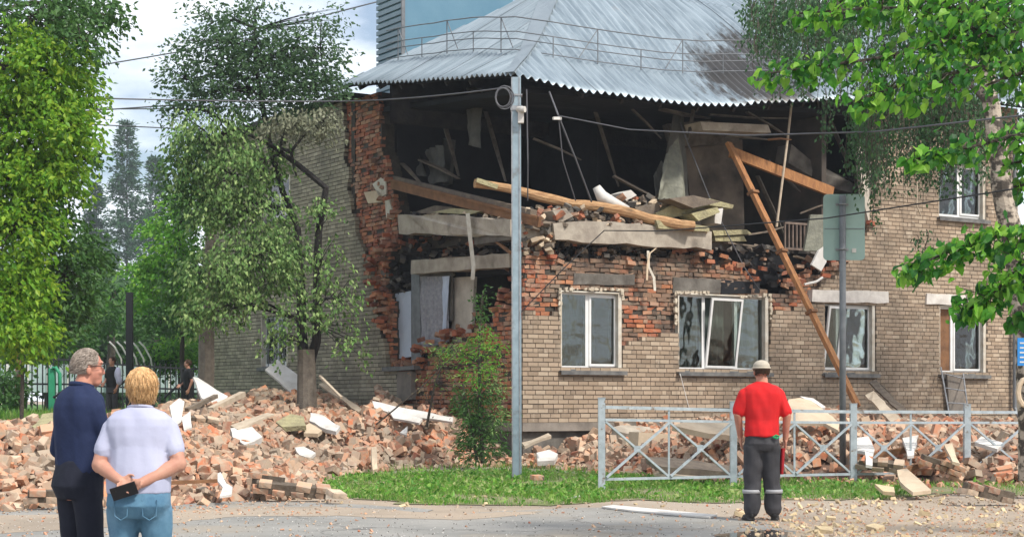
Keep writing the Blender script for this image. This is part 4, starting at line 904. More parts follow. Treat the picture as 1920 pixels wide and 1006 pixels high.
# the long orange beam with its clamps
t = thing('propped_beam', 'long orange timber propped from the upper floor down to the rubble', 'beam', FW(1606,757,-2.6))
org = t.location.copy(); p0 = FW(1366,268,.6)-org; p1 = Vector((0,0,0)); mb = MB()
mb.beam(p0, p1, .20, .09); mb.beam(p0+Vector((.05,.03,-.06)), p1+Vector((.05,.03,-.06)), .06, .12); part('timber', mb, mt['timber'], t)
d = (p1-p0)
for f in (.20, .43, .66):
    c = p0+d*f; mb = MB(); mb.beam(c-d.normalized()*.035, c+d.normalized()*.035, .27, .19); part('clamp', mb, mt['timber_brown'], t)
mb = MB(); mb.beam(FW(1370,285,.55), FW(1560,360,.35), .12, .24); solo('beam', mb, mt['timber'], 'orange brown beam running right from the top of the propped timber', 'beam')
mb = MB(); mb.beam(FW(1395,318,.6), FW(1424,395,.45), .05, .05); solo('batten', mb, mt['oldwood'], 'thin grey batten hanging behind the propped orange timber', 'batten')
mb = MB(); mb.tube([FW(1484,195,.2), FW(1478,250,.15), FW(1456,425,.1)], .03, 8); solo('pipe', mb, mt['palewood'], 'thin pale pipe standing upright between slab and roof', 'pipe')
mb = MB(); mb.prism([FW(1484,270,.9),FW(1520,300,.9),FW(1602,345,.7),FW(1598,362,.7),FW(1560,352,.8),FW(1500,320,.9),FW(1478,305,.9)], SD*.5); solo('concrete_stair', mb, mt['concrete_dark'], 'broken grey concrete flight hanging by the right wall end', 'slab')
mb = MB(); mb.prism([FW(1502,318,.8),FW(1600,362,.6),FW(1596,372,.6),FW(1500,332,.8)], SD*.5)
mb = MB(); mb.prism([FW(1313,228,.3),FW(1440,234,.3),FW(1446,249,.3),FW(1318,244,.3)], SD*.6); solo('concrete_beam', mb, mt['concrete'], 'short pale concrete beam under the scorched eave', 'concrete beam')
slabs = [([(1230,400),(1262,383),(1300,380),(1296,402),(1240,410)],.1,'insul','flat greenish insulation batt at the left of the upper pile'),
 ([(1290,385),(1330,372),(1376,384),(1374,391),(1330,384),(1300,396)],.1,'insul','long yellow insulation batt sloping on top of the pile'),
 ([(1255,372),(1300,366),(1352,378),(1300,390)],-.3,'oldwood','grey felt sheet on top of the insulation pile'),
 ([(1296,400),(1345,388),(1350,398),(1310,414)],-.25,'insul','yellow batt over the end of the pale log'),
 ([(1230,412),(1300,420),(1330,425),(1330,434),(1235,428)],-.25,'insul','thin yellow batt along the slab edge'),
 ([(1340,392),(1356,390),(1352,420),(1340,418)],-.1,'plaster','white crumpled sheet at the right of the pile'),
 ([(1336,432),(1400,430),(1410,438),(1340,442)],.2,'insul','stacked batt right of the slab end'),
 ([(1340,444),(1395,442),(1400,452),(1342,452)],.25,'insul','lowest batt right of the slab end'),
 ([(1190,388),(1235,380),(1240,400),(1200,402)],.2,'oldwood','grey board behind the pale log'),
 ([(1165,362),(1183,356),(1194,366),(1174,376)],.4,'plaster','small pale tile lying upstairs behind the log'),
 ([(770,400),(815,385),(850,388),(830,400)],.1,'oldwood','thin grey board on the left slab'),
 ([(808,398),(850,390),(900,396),(880,402)],-.1,'insul','greenish felt on the left slab'),
 ([(1036,395),(1060,390),(1075,405),(1050,418)],-.1,'concrete','grey lump between the two slabs')]
for pts, v, m, lab in slabs:
    fn = SW if pts[0][0] < 960 else FW
    mb = MB(); P = [fn(x, y, v) for x, y in pts]; mb.prism(P, (SD if fn is FW else FD)*.5)
    # tilt it a little so that its top shows
    solo('insulation_batt' if m == 'insul' else 'debris_board', mb, mt[m], lab, 'insulation' if m == 'insul' else 'board')
# loose rubble on the slabs
mb = MB(); r = random.Random(31)
def chunk(p, s, mi):
    M3 = Euler((r.uniform(-.6,.6), r.uniform(-.6,.6), r.uniform(0,3.1))).to_matrix()
    vs = [M3 @ Vector((x*s*r.uniform(.6,1.2), y*s*.7*r.uniform(.5,1), z*s*.5*r.uniform(.6,1))) + Vector(p) for z in (-1,1) for x, y in ((-1,-1),(1,-1),(1,1),(-1,1))]
    mb.add(vs, [(0,3,2,1),(4,5,6,7),(0,1,5,4),(1,2,6,5),(2,3,7,6),(3,0,4,7)], mi)
def fill(poly, n, v0, v1, s0, s1, fn, mats=(0,1,2,3)):
    xs = [p[0] for p in poly]; ys = [p[1] for p in poly]; k = 0
    while k < n:
        x, y = r.uniform(min(xs), max(xs)), r.uniform(min(ys), max(ys))
        if pip(poly, x, y): chunk(fn(x, y, r.uniform(v0, v1)), r.uniform(s0, s1), r.choice(mats)); k += 1
fill([(960,395),(1040,385),(1100,385),(1230,408),(1230,425),(1100,420),(1000,430)], 150, -.1, .9, .05, .14, FW)
fill([(1000,405),(1040,420),(1036,475),(985,478),(962,450),(965,420)], 110, -.1, .4, .05, .13, FW)
fill([(1140,372),(1230,368),(1300,380),(1240,392),(1160,388)], 50, .3, 1.4, .05, .12, FW)
fill([(1040,450),(1330,470),(1330,486),(1040,486)], 130, .1, .5, .04, .11, FW, (2,3,4,4))
fill([(748,440),(955,446),(955,478),(770,492),(745,470)], 110, .1, .6, .05, .14, SW, (2,3,4,4,4,0))
fill([(720,470),(765,470),(775,540),(735,555),(715,520)], 70, .2, .8, .05, .14, SW, (4,4,2))
fill([(1335,455),(1540,470),(1560,500),(1500,515),(1430,540),(1335,485)], 130, .2, .9, .05, .15, FW, (4,4,2,3,0))
fill([(745,398),(950,400),(950,410),(748,406)], 60, -.1, .8, .03, .09, SW, (3,1,4))
fill([(1050,415),(1330,425),(1330,437),(1050,420)], 60, -.15, .3, .03, .07, FW, (1,3,3))
fill([(1030,392),(1230,398),(1230,412),(1030,412)], 80, .2, 1.6, .06, .15, FW, (4,3,4))
o = solo('slab_rubble', mb, [mt['red_sooty'], mt['cream'], mt['concrete_dark'], mt['oldwood'], mt['deck']], 'rubble caught on and under the broken upper slabs', kind='stuff')
# radiator of ribs
t = thing('radiator', 'old ribbed radiator hanging at the right end of the upper floor', 'radiator', FW(1470,468,.1), BROT)
w = (FW(1535,468,.1)-FW(1470,468,.1)).length
for i in range(9):
    mb = MB(); x = i*w/9; mb.tube([(x+.03,0,.05),(x+.03,0,.62)], .028, 6); part('rib', mb, mt['radiator'], t)
mb = MB(); mb.beam((0,0,.03), (w,0,.03), .07,.05); part('header', mb, mt['radiator'], t); mb = MB(); mb.beam((0,0,.64), (w,0,.64), .07,.05); part('header', mb, mt['radiator'], t)
mb = MB(); mb.prism([FW(1520,402,.0),FW(1546,402,0),FW(1546,470,0),FW(1508,470,0)], SD*.06); solo('plaster_panel', mb, mt['rag'], 'pale brown panel leaning beside the radiator', 'panel')
mb = MB(); mb.prism([FW(1535,470,-.1),FW(1546,462,-.1),FW(1550,490,-.1),FW(1540,508,-.1),FW(1522,496,-.1)], SD*.06); solo('torn_flap', mb, mt['plaster'], 'pale torn flap hanging below the radiator', 'flap')
mb = MB(); mb.tube([FW(1508,533,-.1), FW(1530,528,-.12), FW(1542,520,-.1)], .03, 6); solo('pipe', mb, mt['plaster'], 'short white pipe stub below the torn flap', 'pipe')
# hanging straps
def strap(pts, w, fn, m, label, cat='strap'):
    mb = MB(); P = [fn(*p) for p in pts]; a = (FD if fn is FW else -SD)
    for p, q in zip(P, P[1:]): mb.add([p-a*w/2, p+a*w/2, q+a*w/2, q-a*w/2]+[k+Vector((0,-.03,0)) for k in (p-a*w/2, p+a*w/2, q+a*w/2, q-a*w/2)], [(0,1,2,3),(7,6,5,4),(0,4,5,1),(1,5,6,2),(2,6,7,3),(3,7,4,0)])
    solo('strap', mb, m, label, cat)
strap([(877,400,-.35),(882,450,-.4),(888,500,-.4),(886,524,-.42)], .17, SW, mt['whitedirty'], 'long white strap hanging from the left slab')
strap([(1215,470,-.2),(1216,500,-.22),(1226,520,-.22),(1228,545,-.22)], .07, FW, mt['whitedirty'], 'narrow white strap hanging above the wall between the windows')
strap([(1230,465,-.22),(1218,475,-.22),(1214,498,-.24),(1213,525,-.24)], .05, FW, mt['cream'], 'tan strip twisted beside the narrow white strap')
mb = MB(); mb.beam(SW(928,450,-.1), SW(958,474,-.15), .06, .06); solo('batten', mb, mt['timber_brown'], 'brown batten under the left slab beside the pole', 'batten')
# cloth heap and white pillow
def blob(name, p, s, m, label, cat, seed=0, parent=None, rot=(0,0,0)):
    bm = bmesh.new(); bmesh.ops.create_icosphere(bm, subdivisions=3, radius=1)
    for v in bm.verts:
        k = 1+.28*noise.noise(v.co*1.6+Vector((seed,0,0)))+.12*noise.noise(v.co*4+Vector((0,seed,0))); v.co = Vector((v.co.x*s[0]*k, v.co.y*s[1]*k, v.co.z*s[2]*k))
    me = bpy.data.meshes.new(name); bm.to_mesh(me); bm.free(); me.materials.append(m); o = link(name, me, parent, p, rot); return tag(o, label, cat)
mb = MB(); pts = [FW(1118,350,.3), FW(1128,368,.25), FW(1148,380,.2), FW(1178,390,.2)]; mb.tube(pts, [.09,.14,.13,.05], 10); solo('pillow_roll', mb, mt['plaster'], 'white stained rolled cloth leaning behind the pale log', 'cloth', smooth=True)
drp = MB(); tl, tr, br, bl = [FW(*q) for q in ((1248,290,.9),(1272,255,.9),(1292,372,.6),(1228,374,.6))]
vs = []; nx, nz = 14, 14
for j in range(nz+1):
    for i in range(nx+1):
        s_, t_ = i/nx, j/nz; p = tl.lerp(tr, s_).lerp(bl.lerp(br, s_), t_**.8); p += -SD*(.12*math.sin(s_*9+t_*2)*t_+.06*noise.noise(Vector((s_*4, t_*4, 0)))); vs.append(p)
drp.add(vs, [(j*(nx+1)+i, j*(nx+1)+i+1, (j+1)*(nx+1)+i+1, (j+1)*(nx+1)+i) for j in range(nz) for i in range(nx)])
solo('hanging_cloth', drp, mt['rag'], 'grey green cloth hanging and bunched on the upper slab', 'cloth', smooth=True)
# ================================================================== silver barrier
t = thing('pedestrian_barrier', 'silver painted metal barrier with crossed bars in front of the rubble', 'barrier', (0,0,0))
posts = []
for (x, yb, Yb, yt) in [(1128,922,25.9,746),(1375,913,27.05,753),(1600,907,28.05,757),(1813,904,28.6,758),(2030,901,29.4,760)]:
    b = at(x, yb, Yb); b.z = 0; tp = at(x, yt, Yb).z; posts.append((b, tp))
    mb = MB(); mb.beam(b, (b.x, b.y, tp), .105, .105, up=(0,1,0)); mb.beam((b.x,b.y,tp), (b.x,b.y,tp+.012), .115, .115, up=(0,1,0)); part('post', mb, mt['zincpaint'], t)
for (a, za), (b, zb) in zip(posts, posts[1:]):
    d = (b-a).normalized(); a1 = a+d*.055; b1 = b-d*.055; ht = (za+zb)/2
    def bar(f0, h0, f1, h1, w, name='bar', dep=0):
        off = Vector((d.y, -d.x, 0))*dep
        p = a1.lerp(b1, f0)+off; q = a1.lerp(b1, f1)+off; za_, zb_ = za+(zb-za)*f0, za+(zb-za)*f1
        mb = MB(); mb.beam((p.x,p.y,h0*za_), (q.x,q.y,h1*zb_), w, w); part(name, mb, mt['zincpaint'], t)
    bar(0,.905,1,.905,.05,'top_rail'); bar(0,.77,1,.77,.04,'rail'); bar(0,.13,1,.13,.04,'rail')
    bar(.5,.13,.5,.90,.03,'upright')
    for f in (0, .5):
        bar(f+.005,.75,f+.495,.15,.032,'cross_bar',.0); bar(f+.005,.15,f+.495,.75,.032,'cross_bar',.034)
        c = a1.lerp(b1, f+.25); mb = MB(); mb.beam((c.x,c.y-.04,.45*za),(c.x,c.y-.028,.45*za),.10,.10); part('joint_plate', mb, mt['zincpaint'], t)
# ================================================================== lamp pole
Yp = 29.4; b = at(969,900,Yp); b.z = 0; t = thing('lamp_pole', 'tall blue grey square steel pole standing in the grass verge', 'pole', b)
mb = MB(); top = at(967,146,Yp).z; mb.beam((0,0,0),(-.012,0,top),.165,.165,up=(0,1,0)); part('shaft', mb, mt['galv'], t)
mb = MB(); mb.beam((-.075,-.086,0),(-.087,-.086,top),.02,.012,up=(0,1,0)); mb.beam((.05,-.086,0),(.038,-.086,top),.018,.012,up=(0,1,0)); part('edge_seam', mb, mt['steel'], t)
zc = at(967,205,Yp).z; mb = MB(); mb.box(-.11,.10,-.10,.10,zc-.03,zc+.05); part('strap_clamp', mb, mt['steel'], t); mb = MB(); mb.box(-.105,.095,-.10,.10,zc+.22,zc+.25); part('strap_clamp', mb, mt['steel'], t)
mb = MB(); mb.tube([(0.03,-.10,zc-.02),(.1,-.22,zc-.04),(.14,-.24,zc-.04)], .055, 10); mb.box(.02,.12,-.18,-.09,zc-.26,zc-.06); part('lamp_bracket', mb, mt['plaster'], t)
mb = MB()
for k, (rr_, dx) in enumerate(((.17,0),(.20,.01),(.16,-.02))):
    mb.tube([(-.22+dx+rr_*.8*math.cos(a*.3927), -.1-.01*k, at(940,185,Yp).z+rr_*math.sin(a*.3927)) for a in range(17)], .011, 5)
part('cable_coil', mb, mt['cablegrey'], t)
mb = MB(); mb.tube([(.17,.0,top-.2),(.19,0,at(988,300,Yp).z),(.19,.3,at(988,372,Yp).z)], .012, 5); part('down_cable', mb, mt['cablegrey'], t)
# sign seen from behind
Ys = 29.0; b = at(1580,880,Ys); b.z = 0; t = thing('road_sign', 'grey green back of a rounded road sign on a grey post', 'road sign', b)
top = at(1579,366,Ys).z; mb = MB(); mb.tube([(0,0,0),(0,0,top)], .055, 12); part('post', mb, mt['postgrey'], t, smooth=True)
x0, x1 = (1545-1580)/FPX*Ys, (1623-1580)/FPX*Ys; z0, z1 = at(0,487,Ys).z, at(0,363,Ys).z; zt = at(0,428,Ys).z; rad = .07; out = []
for cx, cz, a0 in ((x1-rad,z1-rad,0),(x0+rad,z1-rad,90),(x0+rad,z0+rad,180),(x1-rad,z0+rad,270)):
    for k in range(5): a = R(a0+k*22.5); out.append((cx+rad*math.cos(a), .06, cz+rad*math.sin(a)))
mb = MB(); mb.prism(out, (0,.015,0)); part('panel', mb, mt['signback'], t)
mb = MB(); mb.box(x0+.02,x1-.02,.052,.059,zt-.006,zt+.006); part('seam', mb, mt['postgrey'], t)
for z in (z1-.18, z0+.18):
    mb = MB(); mb.tube([(.062*math.cos(a*.6283), .062*math.sin(a*.6283), z) for a in range(11)], .012, 5); mb.box(-.11,.11,.045,.059,z-.02,z+.02); part('clamp', mb, mt['steel'], t)
mb = MB(); mb.box(.17,.24,.05,.059,z0+.13,z0+.2); part('sticker', mb, mt['plaster'], t)
# wires
def wire(pts, rad, label, m='cablegrey', sag=0):
    mb = MB(); P = [Vector(p) for p in pts]; out = []
    for a, b in zip(P, P[1:]):
        for k in range(10): f = k/10; out.append(a.lerp(b, f)+Vector((0,0,-sag*4*f*(1-f))))
    out.append(P[-1]); mb.tube(out, rad, 5); solo('wire', mb, mt[m], label, 'wire', smooth=True)
wire([at(-60,175,34), at(640,190,38), at(958,163,29.4)], .016, 'thin wire running from the left into the top of the lamp pole', sag=.05)
hub = FW(1047,217,-.9)
wire([FW(1030,172,-.5), hub], .022, 'short rod from the eave down to the wire bracket'); wire([hub, FW(1055,300,-.7), FW(1079,376,-.3)], .014, 'left one of two wires hanging from the bracket')
wire([hub, FW(1080,300,-.7), FW(1109,378,-.3)], .02, 'right one of two wires hanging from the bracket')
wire([hub, at(1180,243,35), at(1400,254,30), at(1640,247,26), at(1960,212,22)], .014, 'thick wire crossing to the right from the bracket under the roof')
mb = MB(); mb.beam(FW(1037,222,-.92), FW(1052,222,-.92), .05,.06); solo('wire_bracket', mb, mt['plaster'], 'small pale wire bracket hanging under the eave', 'bracket')
wire([FW(972,590,-.2), FW(1060,500,-.5), FW(1133,432,-.7), at(1240,433,32), at(1550,409,27), at(1960,345,22)], .012, 'lower wire sagging across the wall to the right', m='cable')
wire([at(-60,160,60), at(190,122,60), at(350,95,60), at(710,3,60)], .025, 'uppermost wire against the clouds'); wire([at(60,215,58), at(330,197,56), at(560,205,54)], .025, 'upper one of the wires beside the spruce top'); wire([at(60,205,58.5), at(330,204,56.5), at(560,196,54)], .02, 'wire just below the upper one beside the spruce')
wire([at(60,228,58), at(330,241,56), at(560,246,54)], .02, 'lower one of the wires beside the spruce top')
wire([FW(1275,230,.5), FW(1330,370,.3), FW(1395,500,0), FW(1425,545,-.1)], .014, 'dark wire dangling from the torn ceiling to the wide window')
wire([FW(1275,700,-.15), FW(1292,765,-.25)], .008, 'pale thread hanging from the sill of the wide window', m='plaster')
wire([FW(1720,322,-.4), FW(1719,385,-.4), FW(1727,405,-.4)], .016, 'pale twig of rope hanging in front of the right wall', m='palewood')
# ladder
t = thing('ladder', 'thin metal ladder leaning below the rightmost window', 'ladder', FW(1800,790,-1.2)); o_ = t.location.copy()
for a, b in (((1764,688),(1784,800)),((1806,700),(1818,795))):
    mb = MB(); mb.tube([FW(*a,-.15)-o_, FW(*b,-1.3)-o_], .022, 6); part('rail', mb, mt['steel'], t)
for f in (.1, .35, .6, .85):
    p = FW(1764,688,-.15).lerp(FW(1784,800,-1.3), f)-o_; q = FW(1806,700,-.15).lerp(FW(1818,795,-1.3), f)-o_; mb = MB(); mb.tube([p, q], .014, 5); part('rung', mb, mt['steel'], t)
mb = MB(); mb.prism([FW(1776,700,-.01-.15),FW(1806,704,-.16),FW(1812,786,-.16),FW(1782,790,-.16)], SD*.05); solo('dark_sheet', mb, mt['plinth'], 'dark sheet covering the wall behind the ladder', 'sheet')

t = thing('blue_sign', 'blue plate with white lines fixed to the birch trunk at the right edge', 'sign', at(1935,685,23.4))
mb = MB(); mb.box(-.20,.25,-.01,.01,0,.38); part('plate', mb, M('blue_plate',(.03,.20,.52),(.04,.25,.6),scale=3), t)
for k in range(5):
    mb = MB(); z = .04+k*.065; mb.box(-.17,.2,-.013,-.0105,z,z+.02); part('text_line', mb, mt['plaster'], t)
mb = MB(); mb.tube([at(1925+16*math.cos(a*.524), 735+26*math.sin(a*.524), 23.2) for a in range(13)], .035, 6); solo('tyre_ring', mb, mt['cream'], 'pale hoop hanging on the birch trunk at the right edge', 'ring')
# ================================================================== back fence, gate, poles, greenhouse
mt['fence'] = M('black_fence_paint', (.025,.027,.03), rough=.6); mt['green'] = M('green_paint', (.03,.24,.12), (.04,.3,.16), scale=4, rough=.5)
def picket_fence(x0, x1, Y0, Y1, top0, top1, bot0, bot1, step, label):
    t = thing('picket_fence', label, 'fence', at((x0+x1)/2, (bot0+bot1)/2, (Y0+Y1)/2)); o_ = t.location.copy(); n = max(2, int(abs(x1-x0)/step))
    for i in range(n+1):
        f = i/n; Y = Y0+(Y1-Y0)*f; p = at(x0+(x1-x0)*f, bot0+(bot1-bot0)*f, Y)-o_; q = at(x0+(x1-x0)*f, top0+(top1-top0)*f, Y)-o_
        mb = MB(); mb.beam(p, (p.x,p.y,q.z), .03, .03, up=(0,1,0)); part('picket', mb, mt['fence'], t)
    for fr in (.08, .55, .93):
        p = at(x0, bot0+(top0-bot0)*fr, Y0)-o_; q = at(x1, bot1+(top1-bot1)*fr, Y1)-o_; mb = MB(); mb.beam(p, q, .04, .05); part('rail', mb, mt['fence'], t)
    return t
picket_fence(-60, 150, 46, 46, 661, 666, 788, 786, 10, 'black picket fence on the lawn at the far left')
picket_fence(160, 340, 46.5, 46.5, 671, 683, 786, 786, 10, 'black picket fence behind the couple')
picket_fence(342, 384, 47, 47, 684, 684, 784, 784, 9, 'short end of the black fence beside the brick wall')
for x, yb, yt, m, lab, w in [(37,775,650,'timber_brown','rusty red fence post at the far left',.19),(98,778,690,'green','bright green gate post behind the older man',.16)]:
    b = at(x,yb+10,45.8); mb = MB(); mb.beam(b, at(x,yt,45.8), w, w, up=(0,1,0)); solo('fence_post', mb, mt[m], lab, 'post')
mb = MB(); mb.tube([at(98,690,45.7), at(104,688,45.7), at(112,700,45.7), at(113,785,45.7)], .05, 8); solo('green_rail', mb, mt['green'], 'green bent rail beside the bright green post', 'rail', smooth=True)
mb = MB(); b = at(243,800,44); mb.beam(b, at(243,548,44), .16, .16, up=(0,1,0)); solo('dark_post', mb, mt['fence'], 'tall black post rising behind the blonde woman', 'post')
for i, (x0,y0,x1,y1) in enumerate([(100,745,158,705),(205,735,245,706),(308,745,342,715)]):
    mb = MB(); mb.tube([at(x0,y0,45.2), at(x1,y1,45.2)], .035, 6); mb.tube([at(x1,y1,45.2), at(x1,785,45.2)], .03, 6); solo('handrail', mb, mt['fence'], ['sloping handrail right of the bright green post','sloping handrail between the couple','sloping handrail left of the distant man in black'][i], 'handrail')
t = thing('greenhouse', 'long pale greenhouse beyond the black fence', 'greenhouse', at(150,740,60)); o_ = t.location.copy()
mt['pale'] = M('pale_film', (.42,.50,.50), (.32,.40,.40), scale=2, rough=.5)
mb = MB(); a = at(-80,735,60)-o_; b = at(375,735,60)-o_; zt = at(0,682,60).z-o_.z; mb.box(a.x,b.x,0,4,a.z,zt); part('wall', mb, mt['pale'], t)
for k in range(12):
    x = a.x+(b.x-a.x)*(k+.5)/12; mb = MB(); mb.box(x-.04,x+.04,-.06,-.005,a.z,zt); part('batten', mb, mt['plaster'], t)
for k in range(5):
    mb = MB(); x = 205+k*14; mb.tube([at(x,640,52), at(x+10,650,52), at(x+22,672,52), at(x+26,700,52)], .03, 6); solo('arch_hoop', mb, mt['plaster'], ['leftmost','second','middle','fourth','rightmost'][k]+' of the white arched hoops above the fence', 'hoop', group='white hoops above the fence', smooth=True)
# ================================================================== vegetation
def leafmat(name, pal, trans=.35, rough=.5, c2=None):
    return M(name, None, pal=pal, trans=trans, rough=rough, spec=.35, c2=c2, scale=.9, contrast=(.4,.7), detail=2)
lm = {}
lm['lime'] = leafmat('lime_leaves', [(.20,.42,.03),(.11,.29,.025),(.32,.50,.04),(.05,.15,.018),(.25,.46,.035),(.09,.24,.02),(.38,.52,.05),(.14,.34,.025)], .5)
lm['mid'] = leafmat('mid_green_leaves', [(.055,.14,.03),(.035,.10,.022),(.08,.18,.035),(.05,.12,.03)], .35)
lm['dark'] = leafmat('dark_leaves', [(.075,.155,.06),(.04,.09,.04),(.12,.21,.09),(.06,.13,.05)], .45)
lm['dusty'] = leafmat('dusty_leaves', [(.21,.35,.10),(.11,.22,.06),(.34,.46,.17),(.05,.11,.03),(.15,.29,.07)], .3, rough=.75)
lm['dustier'] = leafmat('dust_coated_leaves', [(.22,.23,.15),(.14,.15,.09),(.28,.29,.20),(.09,.11,.06)], .25, rough=.85)
lm['young'] = leafmat('young_leaves', [(.12,.33,.03),(.09,.26,.03),(.18,.40,.05),(.26,.44,.06)], .45)
lm['linden'] = leafmat('linden_leaves', [(.09,.32,.03),(.035,.15,.025),(.20,.50,.045),(.05,.21,.03),(.022,.10,.025),(.34,.62,.08),(.16,.42,.05)], .62, rough=.4)
lm['birchl'] = leafmat('birch_leaves', [(.045,.12,.045),(.025,.07,.028),(.07,.16,.055),(.04,.10,.045)], .3)
lm['spruce'] = leafmat('spruce_needles', [(.045,.12,.055),(.03,.085,.04),(.065,.15,.065)], .2)
lm['grass'] = leafmat('grass_blades', [(.11,.30,.03),(.06,.19,.02),(.17,.38,.04),(.26,.38,.09),(.32,.36,.14)], .35)
lm['dry'] = leafmat('dry_twigs_leaves', [(.25,.15,.08),(.18,.20,.08),(.30,.20,.12),(.14,.17,.06)], .2)
T4 = (np.array([(0,0,0),(.27,.42,.07),(0,1,-.04),(-.27,.42,.07)]), np.array([(0,1,2),(0,2,3)]))
T4N = (np.array([(0,0,0),(.15,.45,.05),(0,1,-.12),(-.15,.45,.05)]), np.array([(0,1,2),(0,2,3)]))
TH = (np.array([(0,0,0),(.30,-.04,.10),(.43,.34,.17),(.27,.72,.08),(0,1.05,-.16),(-.27,.72,.08),(-.43,.34,.17),(-.30,-.04,.10),(0,.45,0)]), np.array([(8,0,1),(8,1,2),(8,2,3),(8,3,4),(8,4,5),(8,5,6),(8,6,7),(8,7,0)]))
def leaves(name, C, D, S, tmpl, m, parent=None, flat=0.0):
    C = np.asarray(C, float); D = np.asarray(D, float); n = len(C); D /= np.linalg.norm(D, axis=1)[:, None]+1e-9
    N = nr.normal(size=(n,3)); N[:, 2] += flat; X = np.cross(D, N); X /= np.linalg.norm(X, axis=1)[:, None]+1e-9; Z = np.cross(X, D)
    t, f = tmpl; S = np.asarray(S)[:, None, None]
    V = C[:, None, :]+S*(t[None,:,0:1]*X[:,None,:]+t[None,:,1:2]*D[:,None,:]+t[None,:,2:3]*Z[:,None,:])
    F = (f[None]+(np.arange(n)*len(t))[:, None, None]).reshape(-1, 3)
    return link(name, np_mesh(name, V.reshape(-1,3), F, m), parent)
def tree(name, label, cat, trunk, blobs, leafspec, bark, group=None, limbr=.035):
    """trunk: list of stems, each a list of (px,py,Y,radius). blobs: (px,py,Y,rx,ry in px,depth m,twigs,leaf key)"""
    b0 = at(*trunk[0][0][:3]); t = thing(name, label, cat, b0, 0, group); mbt = MB(); nodes = []
    for st in trunk:
        P = [at(*q[:3])-b0 for q in st]; Rr = [q[3] for q in st]; pp, rr2 = [], []
        for i in range(len(P)-1):
            k = max(2, int((P[i+1]-P[i]).length/.4))
            for j in range(k):
                f = j/k; p = P[i].lerp(P[i+1], f)+Vector((rng.uniform(-1,1), rng.uniform(-1,1), 0))*Rr[i]*.18; pp.append(p); rr2.append(Rr[i]+(Rr[i+1]-Rr[i])*f)
        pp.append(P[-1]); rr2.append(Rr[-1]); mbt.tube(pp, rr2, 8); nodes += pp[len(pp)//5:]
    part('trunk', mbt, bark, t)
    mbb = MB(); acc = {}
    for (px, py, Y, rx, ry, dp, ntw, key) in blobs:
        c = at(px, py, Y)-b0; ex = Vector((rx/FPX*Y, dp, ry/FPX*Y)); spec = leafspec[key]
        nl, ls, droop, spread, tm = spec
        near = min(nodes, key=lambda q: (q-c).length+max(0, q.z-c.z)*.6); mid = near.lerp(c, .5)+Vector((0,0,.12*(c-near).length))
        if ntw > 12: mbb.tube([near, mid, c], [limbr, limbr*.75, limbr*.4], 5)
        hubs = [near.lerp(mid, f) for f in (.6,.9)]+[mid.lerp(c, f) for f in (.3,.7,1)]
        for _ in range(ntw):
            d = Vector((rng.gauss(0,1), rng.gauss(0,1), rng.gauss(0,1))).normalized()*(rng.random()**.38)
            e = c+Vector((d.x*ex.x, d.y*ex.y, d.z*ex.z)); h = min(hubs, key=lambda q: (q-e).length) if ntw > 12 else near
            if rng.random() < .35 or ntw <= 12: mbb.tube([h, h.lerp(e,.6)+Vector((0,0,.05)), e], [.014,.009,.004], 3, cap=False)
            out = (e-c); out = out.normalized() if out.length > .01 else d
            gd = Vector((out.x, out.y, out.z*.3-droop)); gd = gd.normalized(); L = spread
            cs, ds, ss = acc.setdefault(key, ([], [], []))
            for k in range(nl):
                f = rng.random(); p = e+gd*L*(f-.3)+Vector((rng.gauss(0,1), rng.gauss(0,1), rng.gauss(0,1)))*L*.27
                cs.append(p[:]); w = Vector((rng.gauss(0,.7), rng.gauss(0,.7), rng.gauss(0,.5)-droop*.9))+gd*.8; ds.append(w[:]); ss.append(ls*rng.uniform(.6,1.25))
    if mbb.v: part('branches', mbb, bark, t, kind='stuff')
    for key, (cs, ds, ss) in acc.items():
        leaves('crown', cs, ds, ss, leafspec[key][4], lm[key.split('_')[0]], t, flat=.6)
    return t
# left foreground tree, lime green, drooping
LS = {'lime': (19, .125, .45, .34, T4), 'mid': (16, .12, .4, .36, T4), 'dark': (13, .11, .5, .36, T4)}
tree('maple_tree', 'big lime green tree with drooping leaves filling the left edge', 'tree',
 [[(-70,860,30,.22),(-60,500,30,.18),(-40,200,30,.12),(-20,-60,30,.06)]],
 [(20,130,29,120,90,1.2,150,'lime'),(95,130,29,80,60,1.0,110,'lime'),(50,230,29,110,70,1.2,150,'lime'),(120,240,29,60,60,.9,80,'lime'),(20,330,29,100,70,1.2,150,'lime'),(90,330,29,75,50,1.0,90,'lime'),
  (20,430,28.6,90,70,1.2,140,'lime'),(85,420,29.4,60,60,1.0,60,'mid'),(20,540,28.6,75,60,1.1,120,'lime'),(40,620,28.6,50,45,.9,80,'lime'),(120,510,30.4,70,90,1.0,120,'mid'),(100,600,30.6,55,50,.9,60,'mid'),
  (60,30,29.5,130,50,1.2,120,'mid'),(150,20,30.5,80,35,1.0,70,'mid'),(200,30,30.5,35,28,.6,22,'mid'),(150,75,29,45,40,.8,40,'mid'),(165,190,29.6,28,26,.5,16,'lime'),(160,300,30,30,34,.6,20,'mid'),(175,480,31,28,50,.6,34,'mid'),(-90,300,30,90,330,1.5,160,'lime'),(75,240,30.5,110,220,.8,150,'mid'),(30,590,30,90,80,.7,60,'mid')],
 LS, mt['bark'])
tree('young_maple', 'small lime green sapling above the red fence post', 'tree', [[(40,800,38,.05),(42,690,38,.04),(45,620,38,.02)]],
 [(30,635,38,60,30,.8,70,'lime'),(80,640,38,25,22,.5,24,'lime'),(5,590,38,50,30,.8,50,'lime')], LS, mt['bark'])
